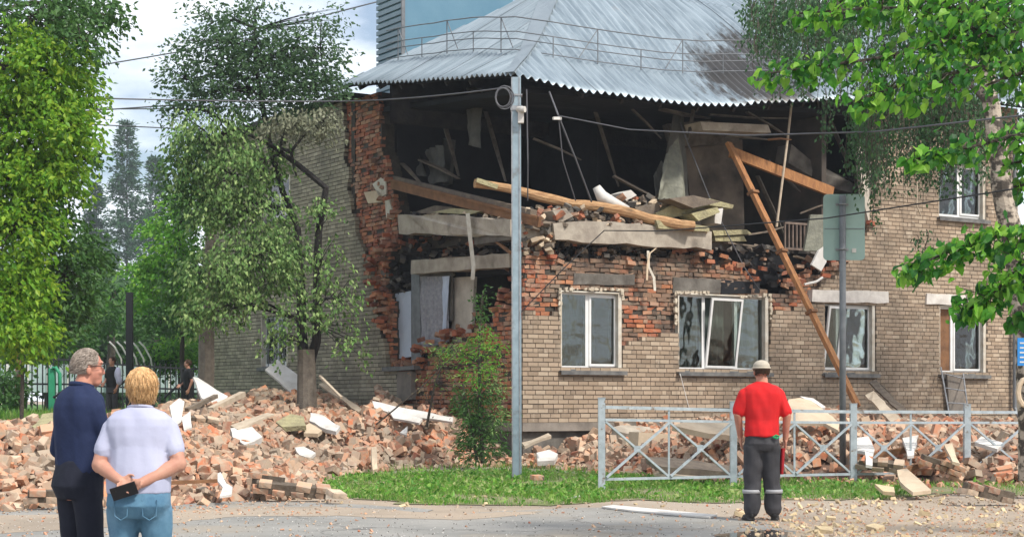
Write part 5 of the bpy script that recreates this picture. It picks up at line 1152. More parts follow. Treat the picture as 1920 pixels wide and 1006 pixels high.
# tree before the side wall, grey with dust below, dark above, stems charred
DS = {'dark': (15, .12, .25, .42, T4), 'dusty': (15, .12, .9, .40, T4), 'dustier': (14, .12, .8, .36, T4), 'mid': (14, .12, .5, .4, T4)}
tree('poplar_tree', 'tall dust covered tree with bent charred stems before the side wall', 'tree',
 [[(576,770,39.5,.19),(575,690,39.5,.17),(566,640,39.6,.12),(563,520,39.6,.10),(558,430,39.6,.08),(530,360,39.6,.07),(500,250,39.6,.07),(480,120,39.6,.05),(478,20,39.6,.02)],
  [(578,690,39.4,.13),(593,640,39.4,.11),(594,540,39.3,.095),(597,430,39.3,.085),(611,352,39.2,.075),(560,310,39.1,.06),(505,270,39,.05),(440,240,39,.03)],
  [(505,270,39,.045),(545,285,38.9,.04),(556,330,38.9,.02)]],
 [(480,70,39.5,90,60,1.4,100,'dark'),(420,110,39.5,80,60,1.3,85,'dark'),(540,110,39.5,90,60,1.3,110,'dark'),(600,90,39.5,50,55,1.0,55,'dark'),(470,170,39.5,120,60,1.4,190,'dark'),(590,165,39.5,60,35,1.0,90,'dark'),(350,150,39.5,55,50,1.0,55,'dark'),(330,205,39.5,35,28,.8,22,'dark'),(400,40,39.5,55,35,1.0,26,'dark'),(490,12,39.5,50,22,.9,16,'dark'),(610,35,39.5,35,28,.8,12,'dark'),(350,80,39.5,30,30,.8,12,'dark'),
  (400,260,39,80,60,1.3,130,'dusty'),(350,300,39,50,60,1.0,70,'mid'),(360,380,39.2,45,60,1.0,50,'mid'),(360,320,39,50,50,1.0,60,'dusty'),(440,330,39,70,60,1.2,110,'dusty'),(500,300,39,50,50,1.0,40,'dusty'),(600,232,38.8,48,26,.6,50,'dustier'),(540,235,38.8,50,26,.8,50,'dustier'),(470,400,39,80,60,1.1,100,'dusty'),(400,400,39,45,45,1.0,50,'dusty'),
  (470,480,38.8,90,60,1.1,125,'dusty'),(410,520,38.8,70,50,1.1,90,'dusty'),(505,530,38.8,70,42,1.0,52,'dusty'),(430,570,38.8,66,36,1.0,55,'dusty'),(340,520,39.2,40,50,.9,36,'mid'),(370,590,39,40,35,.9,34,'dusty'),(630,560,38.6,46,66,.6,34,'dusty'),(560,600,38.7,50,36,.6,24,'dusty'),(600,400,38.7,30,40,.6,12,'dusty'),(540,470,38.7,50,50,.7,34,'dusty'),(670,650,38.6,34,34,.6,9,'dusty'),(620,470,38.6,26,50,.6,8,'dusty'),(520,640,38.9,30,26,.6,10,'dusty')],
 DS, mt['blackbark'], limbr=.04)
mb = MB(); o_ = at(576,775,39.3); mb.tube([Vector((0,0,-.3)), at(575,700,39.3)-o_, at(574,655,39.3)-o_], [.25,.215,.20], 12); tr_ = [q for q in bpy.data.objects if q.name == 'poplar_tree'][0]; q_ = part('painted_trunk_base', mb, mt['greybark'], tr_, label='dusty pale lower trunk below the charred stems'); q_.location = o_-tr_.location
tree('side_trunk', 'bare dusty trunk standing at the far end of the side wall', 'tree trunk', [[(386,760,43,.22),(388,650,43,.2),(392,560,43,.17),(394,430,43,.12)]], [(390,470,43,20,40,.5,10,'dusty')], DS, mt['greybark'])
# bright young tree and shrubs beyond
YS = {'young': (15, .17, .35, .5, T4), 'mid': (14, .17, .4, .5, T4)}
tree('young_tree', 'bright green young tree between spruce and brick wall', 'tree', [[(345,800,52,.08),(340,600,52,.07),(335,430,52,.03)]],
 [(335,470,52,50,45,1.2,90,'young'),(300,490,52,40,26,1.0,50,'young'),(345,400,52,36,30,1.0,50,'young'),(350,540,52,45,45,1.2,90,'young'),(290,540,52,45,40,1.0,70,'young'),(268,510,52,26,14,.8,22,'young'),(300,425,52,30,14,.8,22,'young'),(360,370,52,22,16,.8,16,'young'),(330,600,52,60,30,1.2,60,'mid'),(255,560,53,30,20,.8,20,'young')], YS, mt['bark'])
tree('shrub', 'round bright green shrub beyond the fence left of the brick wall', 'shrub', [[(335,790,54,.05),(335,690,54,.03)]], [(340,660,54,55,30,1.2,120,'young'),(300,675,54,40,20,1.0,50,'mid')], YS, mt['bark'])
tree('shrub', 'low leafy shrub at the far left beyond the fence', 'shrub', [[(20,790,44,.05),(20,720,44,.03)]], [(5,730,43,30,35,1.0,70,'mid'),(120,640,52,50,40,1.4,80,'mid'),(180,600,54,40,50,1.4,80,'mid')], YS, mt['bark'])
# spruces, hazy with distance
def spruce(px, ytip, yb, Y, w, label, seed):
    r = random.Random(seed); b = at(px, yb, Y); t = thing('spruce_tree', label, 'tree', b, 0, 'spruces beyond the fence'); H = at(px, ytip, Y).z-b.z
    mb = MB(); mb.tube([(0,0,-1),(0,0,H*.6),(0,0,H)], [.25,.15,.02], 6); part('trunk', mb, mt['bark'], t)
    cs, ds, ss = [], [], []; W = w/FPX*Y
    for _b in range(430):
        z = H*(.02+.97*r.random()**.85); f = 1-z/H; a = r.uniform(0, 6.28); lob = 1+.35*noise.noise(Vector((math.cos(a)*1.5, math.sin(a)*1.5, z*.25+seed*9)))
        Lk = (W*(f**.62)*r.uniform(.45,1.1)+.25)*lob; n = int(10+Lk*10)
        for q in range(n):
            s = r.random()**.6; x = math.cos(a)*Lk*s; y = math.sin(a)*Lk*s; zz = z+.22*Lk*s-.1*s*s*Lk+r.gauss(0,.12)
            cs.append((x+r.gauss(0,.2), y+r.gauss(0,.2), zz-abs(r.gauss(0,.22)))); ds.append((math.cos(a)+r.gauss(0,.8), math.sin(a)+r.gauss(0,.8), r.gauss(.1,.5))); ss.append(r.uniform(.35,.8))
    leaves('crown', cs, ds, ss, T4N, lm['spruce'], t)
spruce(238,222,775,210,75,'tallest spruce, hazy, in the gap between the left tree and the dusty tree',1)
spruce(292,290,775,215,55,'shorter spruce right of the tallest one',2)
spruce(180,340,775,217,55,'spruce left of the tallest one, half behind the left tree',3)
spruce(340,330,775,223,50,'spruce mostly hidden by the dusty tree',4)
BS = {'dark': (16, .34, .3, .9, T4), 'mid': (16, .3, .3, .8, T4)}
for i, (px, py, rx, ry, Y, k, lab) in enumerate([(150,560,70,90,80,'dark','dark tree of the wood behind the left tree'),(225,600,60,80,84,'dark','dark tree of the wood behind the black post'),(290,620,60,70,78,'mid','mid green tree of the wood behind the shrub'),(360,610,60,80,86,'dark','dark tree of the wood beside the brick wall'),(90,600,60,80,82,'dark','dark tree of the wood at the left of the fence'),(20,580,60,90,84,'dark','dark tree of the wood at the far left'),(-40,500,60,150,84,'dark','dark tree of the wood outside the left edge')]):
    tree('forest_tree', lab, 'tree', [[(px,790,Y,.25),(px+4,py,Y,.15)]], [(px,py,Y,rx,ry,3,150,k),(px+10,py+60,Y,rx,50,3,110,k),(px-10,py+100,Y,rx,30,3,60,'dark')], BS, mt['bark'], group='wood beyond the fence')
tree('bare_trunk', 'slim dark trunk standing left of the tall black post', 'tree trunk', [[(205,790,60,.16),(208,640,60,.14),(212,540,60,.1)]], [(212,560,60,30,25,1,24,'mid')], BS, mt['bark'])
# bush by the corner
BU = {'mid': (16, .115, .2, .28, T4N), 'young': (13, .10, .2, .24, T4N), 'dry': (9, .07, .2, .25, T4N), 'dusty': (12, .09, .3, .25, T4N)}
tree('elder_bush', 'leafy green bush growing in the rubble left of the lamp pole', 'bush', [[(905,868,33.6,.045),(900,760,33.6,.035),(898,640,33.6,.02),(905,545,33.6,.008)],[(895,865,33.6,.03),(880,780,33.5,.02),(868,720,33.5,.01)]],
 [(896,690,33.6,24,36,.4,28,'young'),(905,640,33.6,22,26,.4,18,'young'),(893,745,33.6,32,30,.4,34,'mid'),(905,800,33.6,40,38,.4,50,'mid'),(875,790,33.6,22,30,.4,18,'mid'),(906,580,33.6,10,40,.2,11,'mid'),(930,720,33.6,20,28,.4,16,'dusty'),(925,655,33.6,18,18,.3,10,'young'),(900,845,33.5,40,22,.4,34,'mid'),(860,660,34,30,20,.4,9,'young'),(925,790,33.6,25,40,.4,26,'dusty')], BU, mt['bark'], limbr=.012)
tree('dry_bush', 'dusty reddish dry bush before the broken red wall', 'bush', [[(800,800,34.6,.03),(815,720,34.6,.02),(840,660,34.6,.01)]],
 [(825,690,34.6,30,28,.5,9,'dusty'),(850,730,34.6,28,28,.5,6,'dusty'),(805,740,34.8,26,26,.4,5,'dry'),(815,655,34.6,22,14,.3,10,'dusty'),(860,650,34.6,22,14,.3,8,'dusty'),(940,690,34.4,18,30,.3,9,'dry')], BU, mt['bark'], limbr=.01)
mb = MB(); mb.tube([at(705,795,33.5), at(790,725,33.4), at(862,655,33.3)], [.018,.014,.006], 5); solo('dry_branch', mb, mt['bark'], 'thin dark branch slanting before the broken red wall', 'branch')
# birch on the right with weeping twigs
t = thing('birch_tree', 'birch with pale patched trunk and weeping twigs at the right', 'tree', at(1938,893,24)); b0 = t.location.copy()
mb = MB(); P = [(1938,900,24,.20),(1930,650,24,.185),(1905,480,24,.155),(1882,370,24,.145),(1868,260,24,.125),(1852,160,24,.11),(1850,40,24,.11),(1846,-60,24,.08)]
pts, rad = [], []
for a, b in zip(P, P[1:]):
    for k in range(5): f = k/5; pts.append(at(*[a[i]+(b[i]-a[i])*f for i in range(3)])-b0+Vector((rng.uniform(-.012,.012),0,0))); rad.append((a[3]+(b[3]-a[3])*f)*rng.uniform(.94,1.06))
mb.tube(pts, rad, 12); part('trunk', mb, mt['birch'], t)
cs, ds, ss = [], [], []; mb = MB()
def strand(px, py, Y, L, dens=14, jx=.07, s=(.055,.095)):
    p = at(px, py, Y)-b0; n = int(L*dens); q = [p+Vector((.03*math.sin(k), 0, -L*k/6)) for k in range(7)]
    if rng.random() < .5: mb.tube(q, [.006]*6+[.002], 3, cap=False)
    for _ in range(n):
        f = rng.random(); cs.append((p.x+rng.gauss(0,jx), p.y+rng.gauss(0,jx), p.z-L*f)); ds.append((rng.gauss(0,.6), rng.gauss(0,.6), -1)); ss.append(rng.uniform(*s))
for _ in range(620): strand(rng.uniform(1610,1860), rng.uniform(110,250), rng.uniform(26,29), rng.uniform(.4,1.1))
for _ in range(60): strand(rng.uniform(1600,1660), rng.uniform(200,300), rng.uniform(27,29), rng.uniform(.4,.9))
for _ in range(620): strand(rng.uniform(1440,1900), rng.uniform(-60,110), rng.uniform(25,29), rng.uniform(.3,.9), 22, .13)
for _ in range(330): strand(rng.uniform(1400,1600), rng.uniform(-40,50)-0, rng.uniform(25,29), rng.uniform(.3,.8), 22, .12)
for x, y, L in [(1545,165,1.0),(1552,180,.9),(1590,190,1.15),(1598,180,1.2),(1480,120,.5),(1505,130,.5),(1700,300,.5),(1675,290,.7),(1640,320,1.0),(1720,440,.25),(1735,430,.4),(1570,160,.4),(1620,200,1.0)]:
    for _ in range(3): strand(x+rng.uniform(-4,4), y, 27.5, L, 24, .05)
for _ in range(110): strand(rng.uniform(1720,1800), rng.uniform(170,320), 27, rng.uniform(.3,.6), 18)
part('twigs', mb, mt['bark'], t, kind='stuff'); leaves('crown', cs, ds, ss, T4, lm['birchl'], t)
mb = MB()
for a, m_, b in [((1855,120),(1750,60),(1640,130)),((1852,60),(1700,-20),(1520,20)),((1860,200),(1800,140),(1740,170)),((1850,20),(1760,-40),(1600,-30))]:
    mb.tube([at(*a,24)-b0, at(*m_,26)-b0, at(*b,27)-b0], [.05,.035,.012], 6)
part('branches', mb, mt['bark'], t)
# a second birch added mostly beyond the frame so its crown shades the right end of the wall
t = thing('birch_tree', 'second birch added just beyond the right edge to shade the end of the brick wall', 'tree', (14.2, 35.2, 0)); b0 = t.location.copy(); cs, ds, ss = [], [], []
mb = MB(); mb.tube([(0,0,0),(.1,0,4),(-.1,.1,8),(0,0,13)], [.24,.2,.14,.05], 10); part('trunk', mb, mt['birch'], t); mb = MB(); mbb = MB()
for _ in range(26):
    a = rng.uniform(0, 6.28); L = rng.uniform(1.5, 4.2); z = rng.uniform(6, 12); mbb.tube([Vector((0,0,z)), Vector((math.cos(a)*L*.6, math.sin(a)*L*.6, z+.9)), Vector((math.cos(a)*L, math.sin(a)*L, z+.7))], [.05,.03,.01], 5)
for _ in range(1500):
    a = rng.uniform(0, 6.28); L = 4.4*rng.random()**.6; z = rng.uniform(7.2, 13.2); L *= 1-.5*max(0, (z-10)/3.5)
    q = Vector((math.cos(a)*L, math.sin(a)*L, z)); n = 12; dn = rng.uniform(.6, 1.6)
    for _k in range(n): f = rng.random(); cs.append((q.x+rng.gauss(0,.12), q.y+rng.gauss(0,.12), q.z-dn*f)); ds.append((rng.gauss(0,.6), rng.gauss(0,.6), -1)); ss.append(rng.uniform(.10,.17))
part('branches', mbb, mt['bark'], t); leaves('crown', cs, ds, ss, T4, lm['birchl'], t)
# linden boughs hanging in from the right, close to the camera
t = thing('linden_tree', 'linden with big bright leaves reaching in from the right edge', 'tree', (7.4, 15.5, 0)); b0 = t.location.copy()
mb = MB(); mb.tube([(0,0,0),(.05,0,2.5),(0,0,5.5),(.1,0,8)], [.22,.19,.15,.06], 10); part('trunk', mb, mt['bark'], t)
cs, ds, ss = [], [], []; mb = MB()
def bough(pts, n, wid, Y, s=(.062,.118), up=.0):
    P = [at(x, y, Y)-b0 for x, y in pts]; mb.tube([Vector((0,0,max(1.5, P[0].z-.3)))]+P, [.03]+[.02-.014*i/len(P) for i in range(len(P))], 5)
    seg = [(a, b) for a, b in zip(P, P[1:])]; tot = sum((b-a).length for a, b in seg)
    for _ in range(n):
        f = rng.random(); d = f*tot
        for a, b in seg:
            l = (b-a).length
            if d <= l: break
            d -= l
        c = a.lerp(b, min(1, d/l)); w = wid*(1-.55*f)
        c = c+Vector((rng.gauss(0,.5)*w, rng.gauss(0,.7)*w, rng.gauss(-.1,.5)*w)); wq = c+b0; qx, qy = 960+FPX*wq.x/wq.y, HZ-(wq.z-CAMH)/wq.y*FPX
        if 1832 < qx < 1908 and 175 < qy < 425 and rng.random() < .5: continue
        cs.append(c[:])
        if rng.random() < .2: mb.tube([a.lerp(b, min(1, d/l)), c], [.007,.003], 3, cap=False)
        dr = (b-a).normalized(); ds.append((dr.x*.5+rng.gauss(0,.5), -.4+rng.gauss(0,.6), -.75+rng.gauss(0,.3))); ss.append(rng.uniform(*s)*(.55 if rng.random() < .2 else 1))
bough([(1960,60),(1800,70),(1640,110),(1530,125),(1425,140)], 480, .28, 15.2)
bough([(1960,20),(1800,15),(1640,15),(1500,25)], 440, .32, 15.6)
bough([(1960,100),(1820,130),(1720,150),(1600,190)], 400, .33, 15)
bough([(1980,-10),(1850,-20),(1700,-10),(1560,0)], 560, .42, 16)
bough([(1990,60),(1900,60),(1800,50),(1740,60)], 450, .52, 15.4)
bough([(1960,130),(1900,140),(1850,160)], 80, .22, 14.8)
bough([(1980,250),(1900,255),(1800,280),(1702,302)], 260, .17, 14.2)
bough([(1980,290),(1930,300),(1880,310)], 60, .16, 14.2); bough([(1980,350),(1930,345),(1900,350)], 40, .14, 14.3)
bough([(1980,430),(1880,440),(1780,470),(1695,512)], 360, .2, 14.0)
bough([(1990,470),(1930,490),(1860,550),(1805,588)], 360, .26, 13.8)
bough([(2000,560),(1950,580),(1900,610)], 60, .16, 13.8)
part('boughs', mb, mt['bark'], t, kind='stuff'); leaves('crown', cs, ds, ss, TH, lm['linden'], t, flat=1.4)
# ------------------------------------------------------------------ grass
VP = [(gnd(x, y).x, gnd(x, y).y) for x, y in VG]
def blades(name, n, testfn, box, hrange, m, label, weeds=0.0, base=None, wid=.12):
    cs, ds, ss = [], [], []; cw, dw, sw = [], [], []
    while len(cs)+len(cw) < n:
        x, y = rng.uniform(box[0], box[1]), rng.uniform(box[2], box[3]); pr = testfn(x, y)
        if rng.random() > pr: continue
        z = base(x, y) if base else .01
        if rng.random() < weeds: cw.append((x, y, z+rng.uniform(.0,.08))); dw.append((rng.gauss(0,.8), rng.gauss(0,.8), .5)); sw.append(rng.uniform(.05,.11))
        else: cs.append((x, y, z-.01)); ds.append((rng.gauss(0,.35), rng.gauss(0,.35), 1)); ss.append(rng.uniform(*hrange))
    tm = (np.array([(-wid/2,0,0),(wid/2,0,0),(0,1,.15)]), np.array([(0,1,2)]))
    o = leaves(name, cs, ds, ss, tm, m); tag(o, label, None, None, 'stuff')
    if cw: o = leaves('weeds', cw, dw, sw, T4, m); tag(o, 'broad leaved weeds along the road side of the grass', None, None, 'stuff')
def vtest(x, y):
    if not pip(VP, x+noise.noise(Vector((x*1.5,y*1.5,0)))*.3, y+noise.noise(Vector((x*1.5,y*1.5,4)))*.5): return 0
    k = .55+1.3*noise.noise(Vector((x*.7, y*.45, 2))); right = 1 if x < 2.6 else .75
    return max(.03, min(1, k+.12))*right*(1 if x < 3.0 else .5 if x < 6 else .22)
xs_ = [p[0] for p in VP]; ys_ = [p[1] for p in VP]
blades('grass', 56000, vtest, (min(xs_), max(xs_), min(ys_), max(ys_)), (.03,.13), lm['grass'], 'green grass on the verge under the pole and barrier', weeds=.10)
blades('grass', 1500, lambda x, y: 1 if pip(RF_[:4]+[(RF_[3][0]-.3, RF_[3][1]-1.2), (-4, 29)]+FL_[-3:], x, y) else 0, (-4, 3, 29, 36), (.06,.2), lm['grass'], 'thin grass tufts at the foot of the rubble by the path')
blades('grass', 16000, lambda x, y: 1 if y/FPX and abs(x) < .33*y+1 else 0, (-19,-5.3,31,46), (.12,.40), lm['grass'], 'tall grass on the lawn behind the rubble', base=lawn_h)
# ================================================================== people
mt['skin'] = M('skin', (.50,.27,.19), (.42,.20,.14), scale=9, rough=.55)
mt['skin_red'] = M('sunburnt_skin', (.52,.25,.17), (.42,.17,.12), scale=9, rough=.55)
mt['navy'] = M('navy_cloth', (.010,.018,.055), (.016,.026,.072), scale=8, bump=.003)
mt['navy_tr'] = M('dark_trouser_cloth', (.008,.010,.02), (.014,.016,.028), scale=8, bump=.003)
mt['tee_white'] = M('white_cotton', (.42,.43,.55), (.37,.38,.50), scale=4, bump=.003)
mt['jeans'] = M('blue_denim', (.10,.21,.30), (.06,.14,.22), scale=7, bump=.003, c3=(.15,.26,.36), s3=3, t3=(.52,.7))
mt['tee_red'] = M('red_cotton', (.62,.014,.016), (.44,.01,.012), scale=3, bump=.003)
mt['cargo'] = M('dark_grey_workwear', (.035,.035,.04), (.055,.053,.058), scale=6, bump=.003)
mt['blackcloth'] = M('black_cloth', (.010,.011,.012), (.02,.02,.022), scale=6, bump=.003)
mt['shoe'] = M('black_shoe', (.012,.011,.011), rough=.5)
mt['cap'] = M('beige_cap', (.46,.41,.33), (.38,.33,.27), scale=6, bump=.002)
mt['hair_grey'] = M('grey_hair', (.38,.32,.27), (.20,.16,.13), scale=30, bump=.004, rnd=.3, rough=.6)
mt['hair_blond'] = M('blond_hair', (.70,.45,.22), (.46,.26,.11), scale=26, bump=.004, rnd=.3, rough=.5)
mt['hair_dark'] = M('dark_hair', (.05,.03,.02), (.09,.05,.03), scale=26, bump=.004, rnd=.3)
mt['phone'] = M('black_phone_case', (.010,.010,.012), rough=.35); mt['stripe'] = M('reflective_tape', (.33,.33,.34), rough=.5); mt['redtrim'] = M('red_trim', (.30,.01,.015)); mt['greenbit'] = M('green_carabiner', (.02,.35,.12))
def ell(mb, c, r, n=12, rot=None):
    vs = []; fs = []; m = n//2+1
    for j in range(m+1):
        th = math.pi*j/m
        for i in range(n):
            a = 2*math.pi*i/n; v = Vector((r[0]*math.sin(th)*math.cos(a), r[1]*math.sin(th)*math.sin(a), r[2]*math.cos(th)))
            if rot: v = Euler(rot).to_matrix() @ v
            vs.append(Vector(c)+v)
    for j in range(m):
        for i in range(n): fs.append((j*n+i, (j+1)*n+i, (j+1)*n+(i+1)%n, j*n+(i+1)%n))
    mb.add(vs, fs)
def loft(mb, rings, n=20, sq=2.3):     # rings: (x,y,z,rx,ry)
    vs = []; fs = []
    for (x, y, z, rx, ry) in rings:
        for i in range(n):
            a = 2*math.pi*i/n; c, s = math.cos(a), math.sin(a); k = (abs(c)**sq+abs(s)**sq)**(-1/sq); vs.append((x+rx*c*k, y+ry*s*k, z))
    for j in range(len(rings)-1):
        for i in range(n): fs.append((j*n+i, j*n+(i+1)%n, (j+1)*n+(i+1)%n, (j+1)*n+i))
    fs.append(tuple(range(n-1,-1,-1))); fs.append(tuple((len(rings)-1)*n+i for i in range(n))); mb.add(vs, fs)
def limb(mb, pts, rad, n=12):
    P = [Vector(p) for p in pts]; out = []; rr = []
    for i in range(len(P)-1):
        for k in range(4): f = k/4; out.append(P[i].lerp(P[i+1], f)); rr.append(rad[i]+(rad[i+1]-rad[i])*f)
    out.append(P[-1]); rr.append(rad[-1]); mb.tube(out, rr, n)
    for p, q in zip(P, rad): ell(mb, p, (q,q,q), 10)
def solid(name, mb, m, parent, vox=.011, sm=6, wr=0.0, wsc=9, wst=(1,1,.5), label=None, seed=0):
    me = mb.mesh(name); o = bpy.data.objects.new(name, me); col().link(o)
    md = o.modifiers.new('r', 'REMESH'); md.mode = 'VOXEL'; md.voxel_size = vox; md.use_smooth_shade = True
    ms = o.modifiers.new('s', 'SMOOTH'); ms.factor = .5; ms.iterations = sm
    dg = bpy.context.evaluated_depsgraph_get(); new = bpy.data.meshes.new_from_object(o.evaluated_get(dg)); o.modifiers.clear(); o.data = new; bpy.data.meshes.remove(me)
    if wr:
        new.update(); cos = []
        for v in new.vertices:
            c = v.co; k = noise.noise(Vector((c.x*wsc*wst[0]+seed, c.y*wsc*wst[1], c.z*wsc*wst[2])))+.5*noise.noise(Vector((c.x*wsc*2.1, c.y*wsc*2.1+seed, c.z*wsc*1.1+c.x*8)))
            cos.append(c+v.normal*k*wr)
        for v, c in zip(new.vertices, cos): v.co = c
    new.polygons.foreach_set('use_smooth', [True]*len(new.polygons)); new.materials.clear(); new.materials.append(m); new.update(); o.parent = parent
    if label: o['label'] = label
    return o
def hand(mb, w, d, side, curl=.5, s=1.0, palm_n=None):
    """wrist w, pointing direction d; side = direction of the thumb"""
    w = Vector(w); d = Vector(d).normalized(); th = Vector(side); th = (th-d*th.dot(d)).normalized(); n = d.cross(th).normalized()
    if palm_n is not None and n.dot(Vector(palm_n)) < 0: n = -n
    c = w+d*.048*s
    for k in range(4):
        q = w+th*(.03-.02*k)*s; limb(mb, [q+d*.012*s, q+d*.085*s], [.0125*s,.0115*s], 8)
    ln = [.072,.080,.074,.058]
    for k in range(4):
        b = w+th*(.031-.0205*k)*s+d*.088*s; l = ln[k]*s; d1 = (d+n*curl*.5).normalized(); d2 = (d+n*curl*1.4).normalized(); d3 = (d*.7+n*curl*2.2).normalized()
        limb(mb, [b, b+d1*l*.42, b+d1*l*.42+d2*l*.33, b+d1*l*.42+d2*l*.33+d3*l*.25], [.0098*s,.0092*s,.0085*s,.0075*s], 7)
    b = w+th*.026*s+d*.02*s; limb(mb, [b, b+(th*.9+d*.7)*.034*s, b+(th*.9+d*.7)*.034*s+(d+n*.5+th*.2).normalized()*.032*s, b+(th*.9+d*.7)*.034*s+(d+n*.7).normalized()*.055*s], [.0135*s,.0115*s,.010*s,.0085*s], 7)
def head(mb, c, yaw, s=1.0, tilt=0):
    """c = centre of the skull; facing +Y turned by yaw (clockwise from above = towards +X)"""
    Rz = Matrix.Rotation(-yaw, 3, 'Z') @ Matrix.Rotation(tilt, 3, 'X'); c = Vector(c)
    def P(x, y, z): return c+Rz @ (Vector((x, y, z))*s)
    def E(x, y, z, rx, ry, rz, pitch=0):
        q = MB(); ell(q, (0,0,0), (rx*s, ry*s, rz*s), 14, (pitch,0,0)); mb.add([P(x,y,z)+Rz @ Vector(v) for v in q.v], q.f)
    E(0,-.008,.025,.074,.095,.085); E(0,.022,-.03,.062,.072,.082); E(0,.045,-.088,.04,.04,.03)
    E(0,.092,-.02,.011,.015,.024,.35); E(0,.100,-.036,.014,.011,.009); E(0,.083,.028,.055,.014,.012)
    E(0,.084,-.066,.020,.008,.006); E(0,.082,-.077,.018,.008,.006)
    for sx in (-1,1): E(sx*.077,-.002,-.02,.010,.018,.031); E(sx*.03,.078,.006,.013,.009,.009); E(sx*.034,.07,-.03,.02,.02,.018)
    return P, Rz
def face_bits(t, P, Rz, s, iris=(.05,.03,.02)):
    for sx in (-1,1):
        mb = MB(); ell(mb, P(sx*.03,.083,.006), (.0105*s,.007*s,.0065*s), 10, None); o = part('eye', mb, mt['plaster'], t, True)
        mb = MB(); ell(mb, P(sx*.03,.0895,.006), (.0045*s,.002*s,.0045*s), 8); part('iris', mb, mt['shoe'], o, True)
        mb = MB(); mb.tube([P(sx*.014,.093,.026), P(sx*.03,.092,.031), P(sx*.046,.083,.024)], [.003*s,.004*s,.002*s], 5); part('eyebrow', mb, mt['hair_grey'], t)
def hairdo(t, P, Rz, m, n, inside, s=1.0, L=.05, drop=.5, r=.0035, scalp=1.0, seed=0, back=.2, name='hair', clump=.4):
    """many short tapered locks growing off the scalp where inside(dir) is true, over a shell"""
    r_ = random.Random(seed); mb = MB()
    def surf(d, k=1.0): return Vector((d.x*.079*k, (d.y*.1*k)-.006, d.z*.094*k+.02))
    q = MB(); nn, mm = 28, 16; vs = []; keep = []
    for j in range(mm+1):
        for i in range(nn):
            th = math.pi*j/mm; a = 2*math.pi*i/nn; d = Vector((math.sin(th)*math.cos(a), math.sin(th)*math.sin(a), math.cos(th))); vs.append(P(*surf(d, scalp+.03*noise.noise(d*5)))); keep.append(inside(d))
    fs = []
    for j in range(mm):
        for i in range(nn):
            f = (j*nn+i, (j+1)*nn+i, (j+1)*nn+(i+1)%nn, j*nn+(i+1)%nn)
            if all(keep[k] for k in f): fs.append(f)
    mb.add(vs, fs)
    k = 0
    while k < n:
        d = Vector((r_.gauss(0,1), r_.gauss(0,1), r_.gauss(0,1))).normalized()
        if not inside(d): continue
        k += 1; p = surf(d, scalp*.99); flow = Vector((d.x*.5+r_.gauss(0,clump)*.4, d.y*.5-back+r_.gauss(0,clump)*.4, -drop+max(d.z,0)*.2+r_.gauss(0,clump)*.3)).normalized()
        tang = (flow-d*flow.dot(d)*.75).normalized(); l = L*r_.uniform(.6,1.2); p1 = p+tang*l*.5+d*.006; p2 = p+tang*l+d*.002+Vector((0,0,-l*.15*drop))
        mb.tube([P(*p), P(*p1), P(*p2)], [r*s, r*s*.9, r*s*.25], 4, cap=False)
    return part(name, mb, m, t, smooth=True)
def person(label, loc, rz, s=1.0): 
    t = thing('person', label, 'person', loc, rz); t.scale = (s, s, s); return t
def torso_rings(hemz, top, rx, ry, yoff=0):
    """slightly boxy shirt from hem to shoulder"""
    out = []
    for f, kx, ky in [(0,.93,.98),(.25,.90,.98),(.45,.93,1.0),(.65,1.0,1.02),(.78,1.03,.98),(.87,.96,.88),(.93,.74,.74),(.97,.52,.62),(1,.34,.50)]:
        out.append((0, yoff, hemz+(top-hemz)*f, rx*kx, ry*ky))
    return out
def legs(mb, hipz, w, r0, rk, ra, feet, zend=.06, ry=.115, seat=.02):
    loft(mb, [(0,0,hipz-.18,w*.95,ry*1.0),(0,-seat,hipz-.10,w*1.04,ry*1.12),(0,-seat*.6,hipz-.02,w,ry*1.02),(0,0,hipz+.06,w*.93,ry*.95)])
    for sx, (fx, fy) in zip((-1,1), feet):
        limb(mb, [(sx*w*.50,-.01,hipz-.13),(sx*w*.50+(fx-sx*w*.5)*.5,fy*.5+.01,.50),(fx,fy,zend+ra)], [r0,rk,ra], 16)
def shoe(t, x, y, yaw, m=None):
    mb = MB(); Rm = Matrix.Rotation(-yaw, 3, 'Z'); q = MB(); ell(q,(0,.07,.035),(.047,.13,.036),14); ell(q,(0,-.02,.055),(.042,.06,.05),12); q.box(-.043,.043,-.07,.17,0,.022)
    mb.add([Vector((x,y,0))+Rm @ Vector(v) for v in q.v], q.f); solid('shoe', mb, m or mt['shoe'], t, .008, 4)

# ---- worker in red
p = gnd(1429, 975, .006); t = person('man in red t-shirt and beige cap, seen from behind at the road edge', (p.x, p.y, .006), R(2), 1.06)
body = MB(); loft(body, torso_rings(.97,1.45,.16,.095)); legs(body, .93, .135, .07, .05, .04, [(-.125,0),(.135,.02)], ry=.09, seat=.0)
for x, y in ((-.125,0),(.135,.02)): ell(body, (x,y+.06,.05), (.035,.10,.035))
limb(body, [(0,-.005,1.42),(0,.01,1.53)], [.066,.062]); Ph, Rz_ = head(body, (-.005,.02,1.615), R(-9), 1.04)
LA = [(-.188,0,1.345),(-.265,-.01,1.14),(-.225,.075,.905)]; RA = [(.188,0,1.345),(.268,-.01,1.13),(.262,.05,.87)]
for A_, sx in ((LA,-1),(RA,1)):
    limb(body, A_, [.056,.048,.031]); hand(body, A_[2], (Vector(A_[2])-Vector(A_[1]))+Vector((0,.02,-.1)), (0,1,0), .5, 1.05, palm_n=(-sx,0,0))
solid('body', body, mt['skin_red'], t, .0085, 3)
sh = MB(); loft(sh, torso_rings(.925,1.495,.208,.138)); loft(sh, [(0,-.01,.905,.197,.15),(0,-.005,1.0,.196,.146),(0,0,1.1,.19,.132),(0,0,1.25,.18,.12),(0,0,1.38,.12,.08)])
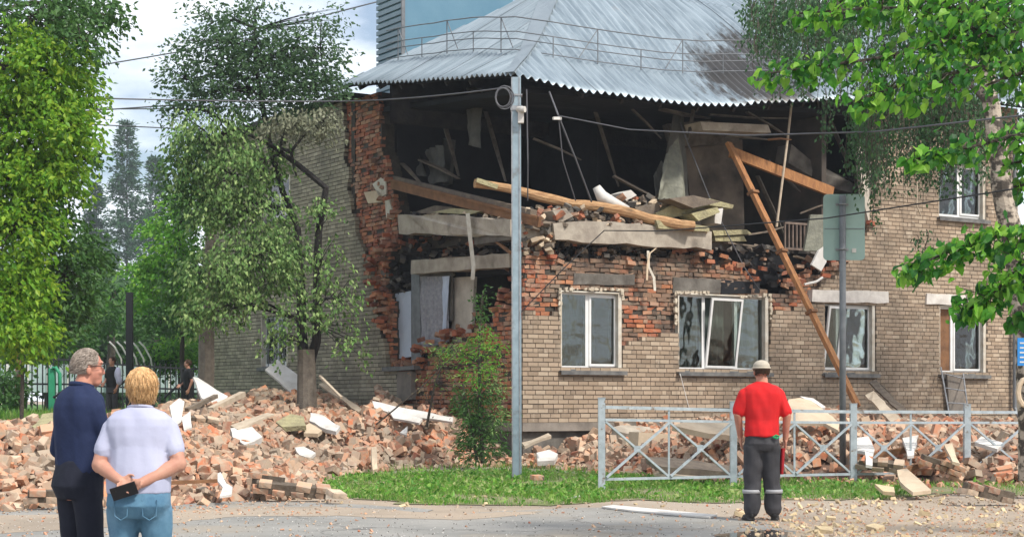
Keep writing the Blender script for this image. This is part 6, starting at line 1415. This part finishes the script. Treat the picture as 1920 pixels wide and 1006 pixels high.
for sx, A_ in ((-1,LA),(1,RA)): e = Vector(A_[0]).lerp(Vector(A_[1]), .82); limb(sh, [(sx*.05,0,1.452), (sx*.13,0,1.405), (A_[0][0]*.96,0,A_[0][2]), e], [.05,.062,.075,.074])
solid('t_shirt', sh, mt['tee_red'], t, .0105, 3, wr=.022, wsc=5, wst=(1.2,1,.7), seed=2)
tr = MB(); legs(tr, .93, .18, .112, .096, .092, [(-.112,0),(.122,.02)], zend=.035, ry=.125); solid('trousers', tr, mt['cargo'], t, .0105, 3, wr=.014, wsc=6, wst=(1,1,1.5), seed=4)
for x, y in ((-.117,0),(.127,.015)):
    mb = MB(); mb.tube([(x,y,.295),(x,y,.335)], .0985, 18); part('reflective_stripe', mb, mt['stripe'], t, True)
mb = MB(); loft(mb, [(.235,.0,.78,.012,.03),(.225,.01,.55,.012,.035)], 10); loft(mb, [(.218,0,.78,.02,.05),(.208,0,.50,.02,.05)], 10); part('side_trim', mb, mt['redtrim'], t)
mb = MB(); mb.tube([(.09,-.15,.905),(.13,-.165,.89),(.155,-.15,.915),(.12,-.16,.925),(.09,-.15,.905)], .009, 6); part('carabiner', mb, mt['greenbit'], t)
mb = MB(); q = MB(); ell(q, (0,-.004,.045), (.085,.107,.068), 18); mb.add([Ph(*[c for c in v]) for v in q.v], q.f); cp = part('cap', mb, mt['cap'], t, True)
mb = MB(); mb.tube([Ph(.087*math.cos(a*.349), -.004+.107*math.sin(a*.349), .03) for a in range(19)], .011, 6); part('cap_band', mb, mt['cap'], cp, True)
mb = MB(); q = MB(); q.add([(-.05,.08,.03),(.05,.08,.03),(.045,.17,.012),(-.045,.17,.012),(-.05,.08,.036),(.05,.08,.036),(.045,.17,.018),(-.045,.17,.018)], [(0,3,2,1),(4,5,6,7),(0,1,5,4),(1,2,6,5),(2,3,7,6),(3,0,4,7)]); mb.add([Ph(*v) for v in q.v], q.f); part('peak', mb, mt['cap'], cp)
hairdo(t, Ph, Rz_, mt['hair_dark'], 260, lambda d: -.62 < d.z < .15 and d.y < .25, 1.04, .018, .8, .003, 1.0, 3)
shoe(t, -.13, .0, R(-10)); shoe(t, .14, .02, R(14))
# ---- blonde woman
p = at(262, 750, 10.5); t = person('blonde woman in white t-shirt and jeans holding a phone behind her back', (p.x, p.y, 0), R(3), .972)
body = MB(); loft(body, torso_rings(.90,1.345,.155,.095)); legs(body, .86, .15, .08, .055, .04, [(-.12,0),(.12,.0)], ry=.10, seat=.0)
for x in (-.12,.12): ell(body, (x,.06,.045), (.033,.10,.033))
limb(body, [(0,-.005,1.33),(.005,.01,1.44)], [.062,.055]); Ph, Rz_ = head(body, (.012,.012,1.515), R(-12), .98)
LA = [(-.183,0,1.235),(-.245,-.05,1.015),(-.09,-.175,.915)]; RA = [(.183,0,1.235),(.255,-.05,1.02),(.03,-.185,.90)]
limb(body, LA, [.056,.056,.030]); limb(body, RA, [.056,.056,.031])
hand(body, LA[2], (1,-.12,-.22), (0,.1,1), .45, .92, palm_n=(0,-1,0)); hand(body, RA[2], (-1,-.10,-.12), (0,-.2,-.5), .55, .92, palm_n=(0,-1,-.3))
solid('body', body, mt['skin'], t, .0075, 3)
sh = MB(); loft(sh, torso_rings(.84,1.375,.215,.145)); loft(sh, [(0,-.02,.835,.205,.158),(0,-.02,.93,.208,.16),(0,-.01,1.05,.20,.15),(0,-.005,1.2,.19,.13),(0,0,1.28,.12,.09)])
for sx, A_ in ((-1,LA),(1,RA)): e = Vector(A_[0]).lerp(Vector(A_[1]), .58); limb(sh, [(sx*.05,0,1.335), (sx*.13,0,1.29), (A_[0][0]*.95,0,A_[0][2]), e], [.05,.062,.074,.074])
solid('t_shirt', sh, mt['tee_white'], t, .009, 4, wr=.014, wsc=5, wst=(1.2,1,.7), seed=9)
mb = MB(); mb.tube([(.004+.078*math.cos(a*.3142), -.002+.07*math.sin(a*.3142), 1.375-.012*math.sin(a*.3142)) for a in range(21)], .009, 6); part('neck_band', mb, mt['tee_white'], t, True)
tr = MB(); legs(tr, .86, .198, .118, .088, .075, [(-.12,0),(.12,.0)], zend=.03, ry=.15, seat=.035)
ell(tr, (-.085,-.085,.78), (.095,.085,.10)); ell(tr, (.085,-.085,.78), (.095,.085,.10))
solid('jeans', tr, mt['jeans'], t, .010, 4, wr=.006, wsc=8, wst=(1,1,1.3), seed=5)
for sx in (-1,1):
    mb = MB(); mb.tube([(sx*.045,-.185,.80),(sx*.05,-.182,.70),(sx*.09,-.18,.675),(sx*.13,-.168,.70),(sx*.135,-.17,.80)], .004, 4); part('pocket_seam', mb, mt['jeans'], t)
hairdo(t, Ph, Rz_, mt['hair_blond'], 2600, lambda d: (d.z > -.95 and d.y < .35) or d.z > .45, 1.0, .07, .95, .0028, 1.07, 5, .05, clump=.38)
face_bits(t, Ph, Rz_, .98)
shoe(t, -.12, 0, 0); shoe(t, .12, 0, R(8))
ph = thing('phone', 'black phone in the hands of the blonde woman', 'phone', t.matrix_world @ Vector((0,0,0)))
mb = MB(); c = Vector(t.location)+Vector((-.045,-.225,.835)); Rr = Euler((R(15),R(-18),R(4))).to_matrix()
q = MB(); q.box(-.078,.078,-.006,.006,-.039,.039); ph.location = c; mb.add([Rr @ Vector(v) for v in q.v], q.f); part('case', mb, mt['phone'], ph)
mb = MB(); q = MB(); q.box(-.072,-.045,-.009,-.0065,.008,.033); mb.add([Rr @ Vector(v) for v in q.v], q.f); part('camera_bump', mb, mt['shoe'], ph)
t.scale = (.95, .95, .972)
# ---- older man in navy, three quarter back view, looking right
p = at(150, 750, 10.85); t = person('older grey haired man in navy shirt and glasses looking right', (p.x, p.y, 0), R(-42), 1.01)
body = MB(); loft(body, torso_rings(.97,1.42,.15,.10)); legs(body, .92, .14, .07, .05, .04, [(-.11,0),(.11,.03)], ry=.09, seat=0)
for x, y in ((-.11,0),(.11,.03)): ell(body, (x,y+.06,.045), (.035,.10,.034))
limb(body, [(0,.0,1.40),(.01,.035,1.50)], [.066,.06]); Ph, Rz_ = head(body, (.015,.055,1.575), R(30), 1.04)
LA = [(-.175,-.01,1.31),(-.225,-.03,1.06),(-.15,.16,.93)]; RA = [(.170,.01,1.31),(.19,.10,1.07),(.08,.24,1.0)]
for A_, sx in ((LA,-1),(RA,1)): limb(body, A_, [.042,.038,.028]); hand(body, A_[2], (-sx*.5,.7,-.3), (0,.2,1), .6, 1.0, palm_n=(0,-.3,-1))
solid('body', body, mt['skin_red'], t, .0075, 3)
sh = MB(); loft(sh, torso_rings(.905,1.455,.185,.15)); loft(sh, [(0,.01,.90,.178,.15),(0,.01,1.0,.184,.158),(0,.01,1.12,.184,.154),(0,.01,1.26,.17,.13),(0,.0,1.34,.11,.08)])
for sx, A_ in ((-1,LA),(1,RA)): limb(sh, [(sx*.05,0,1.42), (sx*.12,0,1.375), (A_[0][0]*.93,A_[0][1],A_[0][2]), A_[1], Vector(A_[1]).lerp(Vector(A_[2]), .8)], [.05,.06,.068,.060,.046])
solid('shirt', sh, mt['navy'], t, .0095, 4, wr=.016, wsc=5, wst=(1,1,.7), seed=13)
mb = MB(); mb.tube([(.005+.073*math.cos(a*.3142), .01+.07*math.sin(a*.3142), 1.458+.014*math.cos(a*.3142+1.57)) for a in range(21)], .017, 7); part('collar', mb, mt['navy'], t, True)
mb = MB(); loft(mb, [(0,.005,.900,.180,.153),(0,.005,.925,.180,.153)], 28); part('belt', mb, mt['navy_tr'], t)
tr = MB(); legs(tr, .93, .178, .105, .085, .078, [(-.10,0),(.10,.03)], zend=.03, ry=.145, seat=.02); solid('trousers', tr, mt['navy_tr'], t, .010, 4, wr=.006, wsc=7, wst=(1,1,1.2), seed=6)
hairdo(t, Ph, Rz_, mt['hair_grey'], 1900, lambda d: (d.z > .0 and d.y < .72) or (d.z > -.62 and d.y < .05), 1.04, .026, .55, .0024, .99, 8, .9, clump=.16)
face_bits(t, Ph, Rz_, 1.04)
gl = MB()
for sx in (-1,1): gl.tube([Ph(sx*.031+.021*math.cos(a*.628), .104, .004+.015*math.sin(a*.628)) for a in range(11)], .0018, 5); gl.tube([Ph(sx*.052,.102,.008), Ph(sx*.08,.05,.006), Ph(sx*.082,-.01,.0)], .0024, 5)
gl.tube([Ph(-.01,.106,.006), Ph(.01,.106,.006)], .0018, 5); go = part('glasses', gl, mt['shoe'], t)
for sx in (-1,1):
    mb = MB(); ell(mb, Ph(sx*.031,.104,.004), (.02,.02,.014), 10); q = [Ph(sx*.031+.019*math.cos(a*.628), .104, .004+.0135*math.sin(a*.628)) for a in range(10)]; mb = MB(); mb.prism(q, Rz_ @ Vector((0,.0015,0))); part('lens', mb, mt['glass'], go)
shoe(t, -.11, 0, R(-6)); shoe(t, .11, .03, R(12))
t.scale = (.94, .93, 1.01)
# ---- two people far off by the fence
def far_person(label, px, ytop, Y, rz, s, hairm, extra=None):
    z0 = max(lawn_h(at(px,0,Y).x, Y), heap_h(at(px,0,Y).x, Y)); zt = at(px, ytop, Y).z; p = at(px, 750, Y); sc = (zt-z0)/1.72
    t = person(label, (p.x, Y, z0), rz, sc); body = MB(); loft(body, torso_rings(.95,1.44,.16,.10)); legs(body, .92, .13, .07, .05, .04, [(-.10,0),(.10,.0)], ry=.085, seat=0)
    for x in (-.1,.1): ell(body, (x,.06,.045), (.035,.10,.034))
    limb(body, [(0,0,1.40),(0,.01,1.51)], [.06,.056]); Ph, Rz = head(body, (0,.02,1.60), R(0), 1.0)
    AA = [[(-.18,0,1.34),(-.24,-.02,1.10),(-.20,.06,.86)], [(.18,0,1.34),(.24,-.02,1.10),(.16,.16,1.0)]]
    for A_, sx in zip(AA, (-1,1)): limb(body, A_, [.05,.043,.028]); hand(body, A_[2], Vector(A_[2])-Vector(A_[1]), (0,1,0), .5, 1.0)
    solid('body', body, mt['skin'], t, .011, 3); sh = MB(); loft(sh, torso_rings(.90,1.455,.19,.13))
    for sx, A_ in zip((-1,1), AA): limb(sh, [(sx*.05,0,1.42), (sx*.12,0,1.375), (A_[0][0]*.95,0,A_[0][2]), Vector(A_[0]).lerp(Vector(A_[1]),.6)], [.05,.058,.066,.062])
    solid('t_shirt', sh, mt['blackcloth'], t, .013, 3, wr=.006, wsc=7); tr = MB(); legs(tr, .92, .17, .10, .078, .07, [(-.1,0),(.1,.0)], zend=.03)
    solid('trousers', tr, extra or mt['blackcloth'], t, .013, 3, wr=.005); hairdo(t, Ph, Rz, hairm, 200, lambda d: (d.z > -.05 and d.y < .7) or (d.z > -.6 and d.y < .05), 1, .03, .5, .006, 1.05, 8)
    face_bits(t, Ph, Rz, 1.0); shoe(t, -.1, 0, 0); shoe(t, .1, 0, 0); return t
far_person('distant man in black t-shirt standing by the end of the black fence', 353, 673, 45, R(120), 1, mt['hair_dark'])
t = far_person('distant person in black with pale trousers seen between the older man and the blonde woman', 211, 668, 41, R(150), 1, mt['hair_dark'], mt['cargo'])
mb = MB(); c = at(221, 700, 40.4)
ell(mb, c, (.09,.08,.17), 12); ell(mb, c+Vector((.03,0,-.16)), (.08,.07,.12), 10); solid('white_bag', mb, mt['tee_white'], None, .02, 3, wr=.02, wsc=6)
o = [q for q in bpy.data.objects if q.name.startswith('white_bag')][0]; tag(o, 'white bundle held up by the distant person behind the couple', 'bag')
# ================================================================== air
mh = bpy.data.materials.new('haze'); mh.use_nodes = True; nt = mh.node_tree; nt.nodes.remove(nt.nodes['Principled BSDF'])
pv = nt.nodes.new('ShaderNodeVolumePrincipled'); pv.inputs['Color'].default_value = (.86,.92,1,1); pv.inputs['Density'].default_value = .0005; pv.inputs['Anisotropy'].default_value = .2
nt.links.new(pv.outputs[0], nt.nodes['Material Output'].inputs['Volume'])
mb = MB(); mb.box(-130, 130, -12, 250, -1, 48); o = link('haze', mb.mesh('haze', [mh])); tag(o, kind='stuff'); o['label'] = 'thin haze over the wood'
